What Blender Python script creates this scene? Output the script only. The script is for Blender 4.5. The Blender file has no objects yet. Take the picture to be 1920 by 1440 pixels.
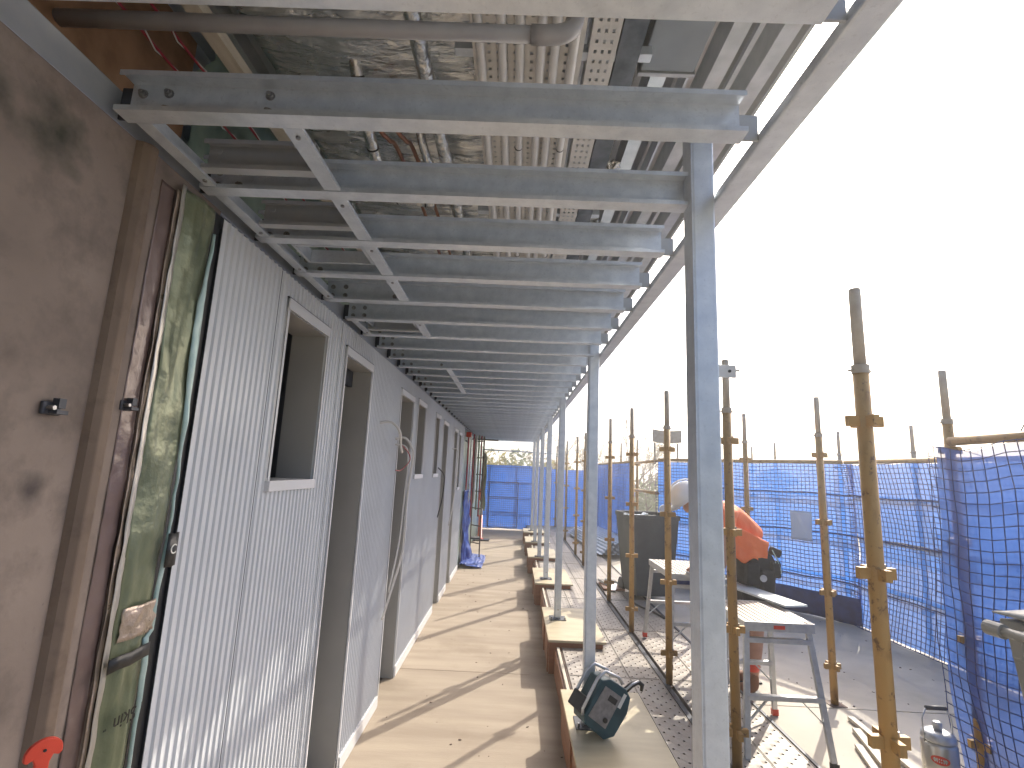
import bpy, math, random
from mathutils import Vector, Matrix, noise
random.seed(7)
R = math.radians
C = bpy.context.scene.collection
S = bpy.context.scene

# ------------------------------------------------------------------ camera
H = 1.7
cam_d = bpy.data.cameras.new('camera'); cam = bpy.data.objects.new('camera', cam_d); C.objects.link(cam)
RT = Vector((0.99906894, 0.00524087, 0.04282274)); DN = Vector((0.04129906, 0.17085222, -0.98443075)); FW = Vector((-0.01247563, 0.98528273, 0.1704767))
m = Matrix((RT, -DN, -FW)).transposed().to_4x4(); m.translation = Vector((0, 0, H)); cam.matrix_world = m
cam_d.sensor_width = 36; cam_d.lens = 940 / 1920 * 36; cam_d.clip_start = 0.05; cam_d.clip_end = 3000
S.camera = cam
# ------------------------------------------------------------------ sky and sun
AZ, EL = R(37.0), R(35.5)
w = bpy.data.worlds.new('World'); S.world = w; w.use_nodes = True
nt = w.node_tree; bg = nt.nodes['Background']
sky = nt.nodes.new('ShaderNodeTexSky'); sky.sky_type = 'NISHITA'; sky.sun_disc = False
sky.sun_elevation = EL; sky.sun_rotation = AZ; sky.dust_density = 4.0; sky.air_density = 0.75; sky.ozone_density = 1.0
nt.links.new(sky.outputs[0], bg.inputs[0]); bg.inputs[1].default_value = 0.15
sd = bpy.data.lights.new('sun', 'SUN'); sun = bpy.data.objects.new('sun', sd); C.objects.link(sun)
sd.energy = 2.5; sd.angle = R(0.5); sd.color = (1.0, 0.93, 0.80)
tosun = Vector((math.sin(AZ) * math.cos(EL), math.cos(AZ) * math.cos(EL), math.sin(EL)))
sun.rotation_euler = tosun.to_track_quat('Z', 'Y').to_euler()
S.view_settings.view_transform = 'Standard'; S.view_settings.look = 'None'
S.view_settings.exposure = 1.15; S.view_settings.gamma = 1
S.render.engine = 'CYCLES'
S.cycles.max_bounces = 8; S.cycles.diffuse_bounces = 4; S.cycles.transparent_max_bounces = 16

# ------------------------------------------------------------------ materials
def mat(name, col, rough=.6, metal=0., col2=None, scale=8, det=4, bump=0., bscale=None, stretch=(1, 1, 1), spec=.5, contrast=(.35, .65), transl=0., transp=0., voro=False, bdist=.002, alpha=None):
    mt = bpy.data.materials.new(name); mt.use_nodes = True
    n = mt.node_tree.nodes; l = mt.node_tree.links; b = n['Principled BSDF']; out = n['Material Output']
    b.inputs['Roughness'].default_value = rough; b.inputs['Metallic'].default_value = metal
    b.inputs['Specular IOR Level'].default_value = spec
    b.inputs['Base Color'].default_value = (*col, 1)
    tc = n.new('ShaderNodeTexCoord'); mp = n.new('ShaderNodeMapping'); mp.inputs['Scale'].default_value = stretch
    l.new(tc.outputs['Object'], mp.inputs[0])
    if col2:
        if voro:
            t = n.new('ShaderNodeTexVoronoi'); t.inputs['Scale'].default_value = scale; o = t.outputs['Color']
            sep = n.new('ShaderNodeSeparateColor'); l.new(o, sep.inputs[0]); fac = sep.outputs[0]
        else:
            t = n.new('ShaderNodeTexNoise'); t.inputs['Scale'].default_value = scale; t.inputs['Detail'].default_value = det; fac = t.outputs[0]
        l.new(mp.outputs[0], t.inputs['Vector'])
        r = n.new('ShaderNodeValToRGB'); r.color_ramp.elements[0].position = contrast[0]; r.color_ramp.elements[1].position = contrast[1]
        r.color_ramp.elements[0].color = (*col, 1); r.color_ramp.elements[1].color = (*col2, 1)
        l.new(fac, r.inputs[0]); l.new(r.outputs[0], b.inputs['Base Color'])
        if metal > .3:
            rr = n.new('ShaderNodeMapRange'); rr.inputs['To Min'].default_value = rough - .1; rr.inputs['To Max'].default_value = rough + .12
            l.new(fac, rr.inputs[0]); l.new(rr.outputs[0], b.inputs['Roughness'])
    if bump:
        bt = n.new('ShaderNodeTexNoise'); bt.inputs['Scale'].default_value = bscale or scale * 4; bt.inputs['Detail'].default_value = 5
        l.new(mp.outputs[0], bt.inputs['Vector'])
        bn = n.new('ShaderNodeBump'); bn.inputs['Strength'].default_value = bump; bn.inputs['Distance'].default_value = bdist
        l.new(bt.outputs[0], bn.inputs['Height']); l.new(bn.outputs[0], b.inputs['Normal'])
    sh = b.outputs[0]
    if transl:
        tr = n.new('ShaderNodeBsdfTranslucent'); tr.inputs[0].default_value = (*[min(1, c * 1.3) for c in (col2 or col)], 1)
        mx = n.new('ShaderNodeMixShader'); mx.inputs[0].default_value = transl
        l.new(sh, mx.inputs[1]); l.new(tr.outputs[0], mx.inputs[2]); sh = mx.outputs[0]
    if transp:
        tp = n.new('ShaderNodeBsdfTransparent'); mx = n.new('ShaderNodeMixShader'); mx.inputs[0].default_value = transp
        l.new(sh, mx.inputs[1]); l.new(tp.outputs[0], mx.inputs[2]); sh = mx.outputs[0]
    l.new(sh, out.inputs[0])
    return mt

GALV = mat('galvanised', (.56, .61, .68), .40, .6, (.70, .75, .81), 22, 10, bump=.12, bscale=140, contrast=(.3, .7))
GALVD = mat('galvanised_dull', (.42, .44, .47), .5, .6, (.46, .475, .49), 30, bump=.15)
DARKST = mat('dark_steel', (.05, .055, .065), .5, .5, (.08, .085, .1), 20)
BOLT = mat('bolt_zinc', (.25, .25, .26), .35, .9, (.4, .4, .4), 60)
WALLP = mat('wall_paint', (.58, .60, .63), .38, 0, (.63, .65, .675), 3, bump=.08, bscale=20)
TRIM = mat('trim_paint', (.60, .605, .61), .4, 0, (.64, .64, .65), 6, bump=.03)
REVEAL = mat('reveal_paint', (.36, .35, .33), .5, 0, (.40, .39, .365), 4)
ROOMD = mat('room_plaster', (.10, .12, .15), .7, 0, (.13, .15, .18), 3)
CONCW = mat('precast_concrete', (.19, .15, .125), .8, 0, (.275, .22, .185), 3.2, 8, bump=.4, bscale=30, bdist=.004)
CONCW2 = mat('ridge_concrete', (.16, .115, .085), .75, 0, (.21, .155, .115), 5, 8, bump=.3, bscale=40)
STAIN = mat('green_stain', (.045, .05, .035), .8, 0, (.075, .07, .05), 9, bump=.2)
FLOOR = mat('floor_concrete', (.31, .25, .19), .75, 0, (.40, .33, .255), 2.2, 9, bump=.35, bscale=26, stretch=(.5, 3, 1), bdist=.004)
TERR = mat('terrace_concrete', (.46, .405, .325), .7, 0, (.56, .50, .41), 1.6, 9, bump=.2, bscale=40)
GROUND = mat('far_ground', (.09, .11, .05), .9, 0, (.16, .15, .09), .05, 6)
PLY = mat('form_ply', (.46, .385, .25), .5, 0, (.57, .49, .33), 2.5, 5, bump=.05, stretch=(1, 4, 1))
PLYEDGE = mat('brown_formply', (.21, .085, .04), .5, 0, (.30, .13, .06), 5, 6, stretch=(1, 1, 6), bump=.1)
PLYBR = mat('brown_plywood', (.19, .10, .05), .6, 0, (.28, .16, .09), 3, 8, stretch=(1, 5, 5), bump=.1)
DECK = mat('deck_steel', (.29, .26, .23), .5, .25, (.39, .355, .315), 7, 8, bump=.25, bscale=60)
RUST = mat('rusty_steel', (.06, .035, .028), .65, .3, (.12, .07, .05), 14, bump=.2)
YEL = mat('scaffold_yellow', (.20, .10, .03), .55, .1, (.40, .235, .075), 16, 10, bump=.2, bscale=60, contrast=(.28, .46), stretch=(1, 1, .35))
YELT = mat('spigot_steel', (.34, .29, .23), .5, .35, (.42, .37, .31), 20)
SCUFF = mat('scaffold_scuff', (.08, .06, .04), .7, .2, (.14, .1, .06), 20)
NET = mat('net_blue', (.012, .03, .14), .6, 0, (.02, .05, .20), 10)
TARP = mat('tarp_blue', (.013, .055, .24), .45, 0, (.034, .145, .48), 3.5, 9, bump=.6, bscale=9, bdist=.015, transl=.6, stretch=(.6, .6, 4.5), transp=.10, contrast=(.38, .62))
TARPG = mat('tarp_blue_end', (.012, .055, .28), .45, 0, (.026, .12, .46), 6, 8, bump=.5, bscale=14, bdist=.01, transl=.6, transp=.05)
DRAPE = mat('drape_blue', (.014, .05, .22), .5, 0, (.035, .11, .38), 5, 8, bump=.4, bscale=12, bdist=.01, transl=.5, transp=.26, stretch=(1, 1, .5))
TARPF = mat('floor_tarp_blue', (.012, .04, .24), .4, 0, (.025, .09, .40), 12, 8, bump=.6, bscale=20, bdist=.01)
ALU = mat('aluminium', (.52, .53, .54), .38, .75, (.62, .63, .63), 30, bump=.1)
ALUT = mat('platform_tread', (.40, .36, .32), .55, .3, (.50, .45, .40), 12, bump=.2)
BLACK = mat('black_plastic', (.012, .013, .014), .45, 0, (.022, .023, .025), 20)
REDP = mat('red_plastic', (.62, .045, .02), .35, 0, (.72, .07, .035), 10)
REDC = mat('red_cable', (.32, .02, .035), .4)
WHITEC = mat('white_cable', (.62, .60, .57), .45)
PVC = mat('pvc_pipe', (.30, .29, .30), .4, 0, (.35, .34, .34), 4)
COND = mat('conduit_grey', (.68, .67, .65), .3, 0, (.74, .73, .71), 6)
TRAY = mat('tray_galv', (.66, .65, .62), .38, .4, (.76, .74, .71), 20)
TRAYD = mat('tray_dark', (.10, .12, .14), .4, .7, (.18, .20, .23), 20)
FOIL = mat('foil_silver', (.55, .56, .55), .22, .95, (.72, .70, .66), 14, bump=1., bscale=22, bdist=.02)
FOILR = mat('foil_roof', (.60, .64, .66), .26, .8, (.78, .79, .78), 5, bump=.9, bscale=10, bdist=.03, stretch=(1, 3, 1))
FOILG = mat('foil_green', (.14, .165, .10), .30, .3, (.22, .24, .15), 7, 5, bump=.7, bscale=7, bdist=.02)
FOILB = mat('foil_pale_back', (.33, .47, .45), .35, .2, (.48, .60, .56), 10, bump=.7, bscale=18, bdist=.01)
SILV = mat('silver_edge', (.42, .40, .36), .35, .6, (.55, .52, .47), 9, bump=.5, bscale=12, bdist=.01, stretch=(1, 1, .4))
FOILP = mat('foil_print_back', (.38, .31, .24), .3, .5, (.55, .44, .36), 18, bump=1., bscale=30, bdist=.01)
MEMB = mat('clear_tape', (.15, .105, .095), .22, .1, (.20, .145, .13), 6, bump=.5, bscale=18, bdist=.006)
MEMBG = mat('green_membrane', (.16, .235, .20), .35, .35, (.30, .38, .33), 6, bump=.8, bscale=9, stretch=(1, 1, .4), bdist=.01)
COPPER = mat('copper_pipe', (.26, .12, .08), .35, .8, (.36, .18, .12), 9)
BING = mat('bin_grey', (.045, .055, .055), .5, 0, (.075, .085, .082), 5, 8, bump=.1)
BINN = mat('bin_olive', (.22, .22, .20), .42, 0, (.26, .26, .235), 6, bump=.08)
TEAL = mat('radio_teal', (.008, .045, .06), .4, 0, (.014, .07, .09), 10)
RGREY = mat('radio_grille', (.20, .19, .19), .5, .2, (.28, .27, .26), 40)
SKIN = mat('skin', (.42, .22, .15), .55, 0, (.50, .28, .19), 12)
ORANGE = mat('hivis_orange', (.90, .17, .045), .65, 0, (.98, .23, .07), 9, bump=1., bscale=9, bdist=.03, stretch=(1, 1, .5))
BLKCL = mat('black_cloth', (.013, .014, .017), .8, 0, (.025, .026, .03), 20, bump=.4, bscale=25, bdist=.006)
BOOT = mat('tan_boot', (.19, .085, .04), .7, 0, (.26, .12, .06), 14, bump=.3)
TARPN = mat('tarp_navy', (.008, .025, .12), .6, 0, (.012, .04, .18), 10, bump=.5, bscale=14, bdist=.01)
HATW = mat('hard_hat', (.80, .81, .82), .3)
PAPER = mat('paper', (.62, .68, .78), .6, 0, (.70, .76, .85), 3, transl=.3)
BOARD = mat('fibre_board', (.60, .66, .66), .5, 0, (.70, .74, .73), 4)
BARK = mat('bark', (.10, .075, .055), .85, 0, (.16, .12, .09), 6, bump=.4)
LEAFY = mat('leaf_yellow', (.22, .20, .03), .6, 0, (.36, .30, .05), 1.2, 3, transl=.35)
LEAFG = mat('leaf_green', (.06, .11, .03), .6, 0, (.13, .19, .05), 1.2, 3, transl=.3)
LEAFB = mat('leaf_brown', (.17, .14, .06), .6, 0, (.26, .2, .08), 1.2, 3, transl=.3)
TIMB = mat('pale_timber', (.52, .46, .37), .6, 0, (.64, .58, .48), 6, stretch=(8, 1, 8), bump=.1)
STEELB = mat('brushed_steel', (.56, .54, .50), .3, .95, (.62, .60, .56), 6, stretch=(1, 1, .3))
INK = mat('black_ink', (.01, .01, .01), .5)
WINK = mat('white_ink', (.7, .7, .65), .5)
PURL = mat('roof_purlin', (.48, .53, .57), .33, .65, (.62, .66, .70), 14, bump=.1)
ROOFS = mat('roof_sheet', (.48, .50, .52), .32, .6, (.58, .60, .62), 8)

def mottle(mt, col, scale, lo, hi, amount=1., stretch=(1, 1, 1)):
    n = mt.node_tree.nodes; l = mt.node_tree.links; b = n['Principled BSDF']; src = b.inputs['Base Color'].links[0].from_socket
    tc = n.new('ShaderNodeTexCoord'); mp = n.new('ShaderNodeMapping'); mp.inputs['Scale'].default_value = stretch; l.new(tc.outputs['Object'], mp.inputs[0])
    ns = n.new('ShaderNodeTexNoise'); ns.inputs['Scale'].default_value = scale; ns.inputs['Detail'].default_value = 10; ns.inputs['Roughness'].default_value = .65; l.new(mp.outputs[0], ns.inputs['Vector'])
    mr = n.new('ShaderNodeMapRange'); mr.inputs['From Min'].default_value = lo; mr.inputs['From Max'].default_value = hi; mr.inputs['To Max'].default_value = amount; l.new(ns.outputs[0], mr.inputs[0])
    mx = n.new('ShaderNodeMix'); mx.data_type = 'RGBA'; l.new(mr.outputs[0], mx.inputs['Factor']); l.new(src, mx.inputs['A']); mx.inputs['B'].default_value = (*col, 1)
    l.new(mx.outputs['Result'], b.inputs['Base Color'])
mottle(FLOOR, (.20, .15, .10), 1.3, .52, .75, .6); mottle(FLOOR, (.15, .12, .09), 40, .66, .75, .6); mottle(TERR, (.30, .27, .22), 1.1, .5, .72, .7); mottle(TERR, (.14, .13, .11), 26, .66, .76, .7)
mottle(DECK, (.16, .10, .06), 2.3, .52, .7, .6); mottle(YEL, (.10, .05, .03), 30, .58, .66, .8); mottle(WALLP, (.36, .36, .35), 1.2, .5, .8, .35); mottle(PLY, (.28, .22, .13), 3, .55, .75, .6); mottle(BING, (.13, .13, .12), 5, .55, .8, .5)
mottle(CONCW, (.09, .07, .06), 9, .5, .72, .55); mottle(CONCW, (.33, .27, .22), 3, .6, .78, .5, (1, 3, .5)); mottle(CONCW, (.05, .04, .035), 90, .66, .74, .6); mottle(CONCW2, (.10, .07, .05), 14, .52, .7, .6)
mottle(FOILG, (.10, .125, .075), 5, .5, .62, .6, (1, 2.5, .6)); mottle(PVC, (.2, .19, .19), 6, .5, .8, .5)
def per_object(mt, lo, hi):
    n = mt.node_tree.nodes; l = mt.node_tree.links; b = n['Principled BSDF']; src = b.inputs['Base Color'].links[0].from_socket
    oi = n.new('ShaderNodeObjectInfo'); mr = n.new('ShaderNodeMapRange'); mr.inputs['To Min'].default_value = lo; mr.inputs['To Max'].default_value = hi; l.new(oi.outputs['Random'], mr.inputs[0])
    hs = n.new('ShaderNodeHueSaturation'); l.new(mr.outputs[0], hs.inputs['Value']); l.new(src, hs.inputs['Color']); l.new(hs.outputs[0], b.inputs['Base Color'])
mottle(GALV, (.44, .48, .53), 110, .56, .7, .5); mottle(GALV, (.80, .81, .82), 140, .6, .7, .5); mottle(GALV, (.40, .43, .47), 3.5, .6, .8, .4)
per_object(GALV, .92, 1.08); per_object(DECK, .85, 1.12); per_object(YEL, .85, 1.2)
# ------------------------------------------------------------------ helpers
def off(p):
    v = Vector((0, 0, 0))
    while p is not None: v += p.location; p = p.parent
    return v
class MB:
    def __init__(s): s.v = []; s.f = []
    def add(s, vs, fs):
        n = len(s.v); s.v += [Vector(a) for a in vs]; s.f += [tuple(i + n for i in f) for f in fs]; return s
    def box(s, x0, x1, y0, y1, z0, z1, M=None):
        vs = [Vector((x, y, z)) for x in (x0, x1) for y in (y0, y1) for z in (z0, z1)]
        if M is not None: vs = [M @ a for a in vs]
        return s.add(vs, [(0, 1, 3, 2), (4, 6, 7, 5), (0, 4, 5, 1), (2, 3, 7, 6), (0, 2, 6, 4), (1, 5, 7, 3)])
    def bar(s, p0, p1, w, h, up=(0, 0, 1)):
        p0 = Vector(p0); p1 = Vector(p1); d = p1 - p0; L = d.length; d.normalize()
        a = d.cross(Vector(up))
        if a.length < 1e-4: a = d.cross(Vector((0, 1, 0)))
        a.normalize(); b = a.cross(d)
        vs = [p + a * (i * w / 2) + b * (j * h / 2) for p in (p0, p1) for (i, j) in ((-1, -1), (1, -1), (1, 1), (-1, 1))]
        return s.add(vs, [(3, 2, 1, 0), (4, 5, 6, 7), (0, 1, 5, 4), (1, 2, 6, 5), (2, 3, 7, 6), (3, 0, 4, 7)])
    def tube(s, pts, r, n=8, caps=True):
        pts = [Vector(p) for p in pts]; N = len(pts); prev = None; base = len(s.v)
        for i, p in enumerate(pts):
            d = (pts[min(i + 1, N - 1)] - pts[max(i - 1, 0)]).normalized()
            if prev is None:
                a = d.orthogonal().normalized()
            else:
                a = prev - d * prev.dot(d)
                a = a.normalized() if a.length > 1e-5 else d.orthogonal().normalized()
            prev = a; b = d.cross(a); rr = r[i] if isinstance(r, (list, tuple)) else r
            s.v += [p + (a * math.cos(t) + b * math.sin(t)) * rr for t in [2 * math.pi * k / n for k in range(n)]]
        for i in range(N - 1):
            for k in range(n):
                k2 = (k + 1) % n
                s.f.append((base + i * n + k, base + i * n + k2, base + (i + 1) * n + k2, base + (i + 1) * n + k))
        if caps:
            s.f.append(tuple(base + k for k in reversed(range(n)))); s.f.append(tuple(base + (N - 1) * n + k for k in range(n)))
        return s
    def lathe(s, prof, n=20, c=(0, 0, 0)):
        base = len(s.v); c = Vector(c)
        for (r, z) in prof:
            s.v += [c + Vector((r * math.cos(2 * math.pi * k / n), r * math.sin(2 * math.pi * k / n), z)) for k in range(n)]
        for i in range(len(prof) - 1):
            for k in range(n):
                k2 = (k + 1) % n; s.f.append((base + i * n + k, base + i * n + k2, base + (i + 1) * n + k2, base + (i + 1) * n + k))
        s.f.append(tuple(base + k for k in reversed(range(n)))); s.f.append(tuple(base + (len(prof) - 1) * n + k for k in range(n)))
        return s
    def extr(s, prof, fn, a, b):
        # closed profile of 2D points, fn(u, v, t) -> 3D, extruded t from a to b
        n = len(prof); base = len(s.v)
        for t in (a, b): s.v += [Vector(fn(u, v, t)) for (u, v) in prof]
        for k in range(n):
            k2 = (k + 1) % n; s.f.append((base + k, base + k2, base + n + k2, base + n + k))
        s.f.append(tuple(base + k for k in reversed(range(n)))); s.f.append(tuple(base + n + k for k in range(n)))
        return s
    def grid(s, fn, nu, nv, th=0., dirn=(0, 0, 1)):
        base = len(s.v)
        for j in range(nv + 1):
            for i in range(nu + 1): s.v.append(Vector(fn(i / nu, j / nv)))
        for j in range(nv):
            for i in range(nu):
                a = base + j * (nu + 1) + i; s.f.append((a, a + 1, a + nu + 2, a + nu + 1))
        return s
    def build(s, name, mt, parent=None, smooth=False, bevel=0, solid=0, auto=False):
        o0 = off(parent); me = bpy.data.meshes.new(name)
        me.from_pydata([v - o0 for v in s.v], [], s.f); me.update()
        me.materials.append(mt)
        if smooth: me.polygons.foreach_set('use_smooth', [True] * len(me.polygons))
        ob = bpy.data.objects.new(name, me); C.objects.link(ob)
        if parent is not None: ob.parent = parent
        if bevel:
            md = ob.modifiers.new('bevel', 'BEVEL'); md.width = bevel; md.segments = 2; md.limit_method = 'ANGLE'
        if solid:
            md = ob.modifiers.new('solid', 'SOLIDIFY'); md.thickness = solid; md.offset = 0
        return ob
def tag(o, label=None, cat=None, group=None, kind=None):
    if label: o['label'] = label
    if cat: o['category'] = cat
    if group: o['group'] = group
    if kind: o['kind'] = kind
    return o
def thing(name, loc, label, cat, group=None):
    o = bpy.data.objects.new(name, None); C.objects.link(o); o.location = loc; o.empty_display_size = .05
    return tag(o, label, cat, group)
def dup(o, parent=None):
    c = o.copy(); C.objects.link(c)
    if parent is not None: c.parent = parent
    for ch in [x for x in bpy.data.objects if x.parent == o]: dup(ch, c)
    return c
def curve_pts(pts, n=8):
    # Catmull-Rom
    P = [Vector(p) for p in pts]; P = [P[0] * 2 - P[1]] + P + [P[-1] * 2 - P[-2]]; out = []
    for i in range(1, len(P) - 2):
        for k in range(n):
            t = k / n; a, b, c, d = P[i - 1:i + 3]
            out.append(.5 * ((2 * b) + (c - a) * t + (2 * a - 5 * b + 4 * c - d) * t * t + (3 * b - a - 3 * c + d) * t ** 3))
    out.append(P[-2]); return out
ORD = ['first', 'second', 'third', 'fourth', 'fifth', 'sixth', 'seventh', 'eighth', 'ninth', 'tenth', 'eleventh', 'twelfth', 'thirteenth', 'fourteenth', 'fifteenth', 'sixteenth', 'seventeenth', 'eighteenth', 'nineteenth']
TENS = {2: 'twenty', 3: 'thirty', 4: 'forty'}
def ordw(i):
    if i < 19: return ORD[i]
    t, u = divmod(i + 1, 10)
    return {2: 'twentieth', 3: 'thirtieth', 4: 'fortieth'}[t] if u == 0 else TENS[t] + '-' + ORD[u - 1]
def hn(x, y=0., z=0.): return noise.noise(Vector((x, y, z)))

# ================================================================== SETTING
g = MB().box(-1200, 1200, -1200, 1200, -3.6, -3.5).build('ground', GROUND); tag(g, kind='structure')
fl = MB().box(-1.0, .42, -2.5, 4.62, -.25, 0).box(-1.0, .42, 4.627, 9.4, -.25, 0).box(-1.0, .42, 9.407, 15.3, -.25, 0).box(-1, .42, 4.6, 4.65, -.25, -.012).box(-1, .42, 9.39, 9.42, -.25, -.012).build('corridor_floor', FLOOR); tag(fl, kind='structure')
tb = MB()
tb.box(.42, 8.0, -2.5, 3.825, -.25, .17); tb.box(.42, 8.0, 3.837, 17, -.25, .17); tb.box(.42, 8, 3.8, 3.86, -.25, .15)
te = tb.build('terrace_slab', TERR); tag(te, kind='structure')
tag(MB().box(-6, .419, 15.3, 17, -.26, -.01).build('end_slab', TERR), kind='structure')
tag(MB().box(-5.5, 8.3, -3, 17.5, -3.5, -.27).build('building_base', CONCW), kind='structure')

# ================================================================== LEFT WALL
XW = -.925
# --- precast concrete panel
def add_spot(mt, c, rad, col):
    n = mt.node_tree.nodes; l = mt.node_tree.links; b = n['Principled BSDF']; src = b.inputs['Base Color'].links[0].from_socket
    tc = n.new('ShaderNodeTexCoord'); ns = n.new('ShaderNodeTexNoise'); ns.inputs['Scale'].default_value = 22; ns.inputs['Detail'].default_value = 8; l.new(tc.outputs['Object'], ns.inputs['Vector'])
    d = n.new('ShaderNodeVectorMath'); d.operation = 'DISTANCE'; l.new(tc.outputs['Object'], d.inputs[0]); d.inputs[1].default_value = c
    a = n.new('ShaderNodeMath'); a.operation = 'MULTIPLY_ADD'; l.new(ns.outputs[0], a.inputs[0]); a.inputs[1].default_value = -rad * 1.7; l.new(d.outputs['Value'], a.inputs[2])
    mr = n.new('ShaderNodeMapRange'); mr.inputs['From Min'].default_value = -rad * .75; mr.inputs['From Max'].default_value = rad * .35; mr.inputs['To Min'].default_value = 1; mr.inputs['To Max'].default_value = 0; l.new(a.outputs[0], mr.inputs[0])
    mx = n.new('ShaderNodeMix'); mx.data_type = 'RGBA'; l.new(mr.outputs[0], mx.inputs['Factor']); l.new(src, mx.inputs['A']); mx.inputs['B'].default_value = (*col, 1)
    l.new(mx.outputs['Result'], b.inputs['Base Color'])
add_spot(CONCW, (.055, .30, 2.325), .075, (.05, .052, .038))
add_spot(CONCW, (.055, .17, 2.33), .04, (.07, .065, .05))
add_spot(CONCW, (.055, .40, 1.62), .04, (.075, .06, .055))
t = thing('concrete_wall', (-1.0, .6, 0), 'brown precast concrete wall panel with a raised vertical ridge at the left', 'concrete wall')
MB().box(-1.10, XW - .02, -1.6, 1.09, 0, 2.45).build('panel', CONCW, t, bevel=.004)
mb = MB(); n = 10
mb.extr([(XW - .03, 1.085), (XW - .006, 1.093), (XW + .006, 1.105), (XW + .008, 1.125), (XW - .004, 1.142), (XW - .03, 1.148)], lambda u, v, z: (u, v, z), 0, 2.45)
mb.build('ridge', CONCW2, t, smooth=False, bevel=.003)
MB().box(-1.10, XW - .014, 1.149, 1.43, 0, 2.45).build('edge_strip', CONCW, t)
def stainp(i, j):
    return None
# green damp patch: slightly raised irregular film
# bracket on the wall
def bracket(y, z, s, lab):
    b = thing('wall_bracket', (XW - .02, y, z), lab, 'bracket', 'small dark brackets on the concrete wall')
    MB().box(XW - .018, XW - .010, y - .022 * s, y + .018 * s, z - .014 * s, z + .012 * s).build('plate', DARKST, b, bevel=.002)
    MB().box(XW - .010, XW + .008, y - .010 * s, y + .016 * s, z - .012 * s, z - .004 * s).box(XW - .010, XW + .004, y - .004, y + .012 * s, z + .0, z + .02 * s).build('lug', DARKST, b)
    MB().tube([(XW - .01, y - .012 * s, z), (XW + .004, y - .012 * s, z)], .005 * s, 6).build('bolt', BOLT, b)
bracket(1.0, 1.785, 1.0, 'small dark bracket with a bolt on the open face of the concrete wall')
bracket(1.19, 1.815, .9, 'small dark bracket at the taped edge of the concrete wall')
# red plastic hook near the camera
t = thing('red_hook', (-.72, .85, 1.15), 'red mushroom shaped plastic hook at the foot of the concrete wall', 'hook')
prof = []
for k in range(13):
    a = math.pi * k / 12; prof.append((.037 * math.cos(a), .004 + .031 * math.sin(a)))
prof += [(-.037, -.006), (-.030, -.011), (-.020, -.006), (-.014, -.02), (-.013, -.09), (.013, -.09), (.014, -.02), (.020, -.006), (.030, -.011), (.037, -.006)]
cx, cz = .846, 1.245
ax = Vector((.52, .85, 0)).normalized()
MB().extr(prof, lambda u, v, q: Vector((-.70, .845, cz)) + ax * (u * .62) + Vector((0, 0, v * .62)) + Vector((.85, -.52, 0)) * q, -.004, .004).build('hook_body', REDP, t, bevel=.0015)
p0 = Vector((-.70, .845, cz + .006)) + Vector((.85, -.52, 0)) * .0045
MB().tube([p0, p0 + Vector((.85, -.52, 0)) * .0015], .0022, 10).build('hole', BLACK, t)

# --- membrane strips between the concrete and the cladding
t = thing('foil_wrap', (XW, 1.3, 0), 'green foil wall wrap strip hanging beside the corrugated cladding', 'wall wrap')
def wrapx(y, z): return .012 * hn(y * 14, z * 3.1, 1) + .006 * hn(y * 40, z * 9, 5)
yl = lambda z: 1.245 + .006 * hn(z * 3, 9)
yr = lambda z: 1.380 + .012 * hn(z * 4, 2) - (.015 if z < 1.25 else 0)
def foilfn(u, v):
    z = 2.42 * v; y = yl(z) + (yr(z) - yl(z)) * u
    return (XW - .002 + wrapx(y, z) + .010 * math.sin(u * math.pi), y, z)
MB().grid(foilfn, 14, 160).build('green_foil', FOILG, t, smooth=True, solid=.002)
def backfn(u, v):
    z = .35 + 2.0 * v; wv = .006 + .024 * max(0, hn(z * 2.2, 7.7) + .25)
    y = yr(z) - wv * (1 - u) + .004
    return (XW + .008 + .006 * math.sin(u * 3.1) + .006 * hn(y * 30, z * 14, 2), y, z)
MB().grid(backfn, 5, 150).build('curled_edge', FOILB, t, smooth=True, solid=.002)
def printfn(u, v):
    z = 1.262 + .075 * v; y = yl(z) + .012 + (yr(z) - yl(z) - .014) * u
    return (XW + .0105 + .010 * math.sin(u * math.pi) + .006 * hn(y * 60, z * 50, 4), y, z)
MB().grid(printfn, 12, 8).build('torn_patch', FOILP, t, smooth=True, solid=.001)
MB().grid(lambda u, v: (XW + .006 + .004 * hn(u * 3, v * 40), 1.228 + .016 * u + .004 * hn(v * 12), 2.42 * v), 3, 120).build('silver_edge', SILV, t, smooth=True, solid=.001)
def tape(y0, y1, z0, z1, nm='black_tape', mt=BLACK, dx=.022):
    return MB().grid(lambda u, v: (XW + dx + .003 * math.sin(u * 3), y0 + (y1 - y0) * u, z0 + (z1 - z0) * v + (.004 * hn(u * 3))), 4, 2).build(nm, mt, t, smooth=True, solid=.002)
tape(1.225, 1.355, 1.205, 1.236)
MB().box(XW - .012, XW - .008, 1.375, 1.429, .01, 2.43).build('dark_gap_strip', BLACK, t)  # black strip stands in for the shade inside the open gap
tp2 = tape(1.352, 1.392, 1.415, 1.50, dx=.030)
def text(s, size, loc, mt, parent, M, nm):
    cu = bpy.data.curves.new(nm, 'FONT'); cu.body = s; cu.size = size; cu.extrude = .0004; cu.align_x = 'CENTER'
    ob = bpy.data.objects.new(nm, cu); C.objects.link(ob)
    me = bpy.data.meshes.new_from_object(ob.evaluated_get(bpy.context.evaluated_depsgraph_get()))
    bpy.data.objects.remove(ob); me.name = nm; me.materials.clear(); me.materials.append(mt)
    ob = bpy.data.objects.new(nm, me); C.objects.link(ob); ob.parent = parent
    Mx = M.to_4x4(); Mx.translation = Vector(loc) - off(parent); ob.matrix_local = Mx
    return ob
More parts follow.
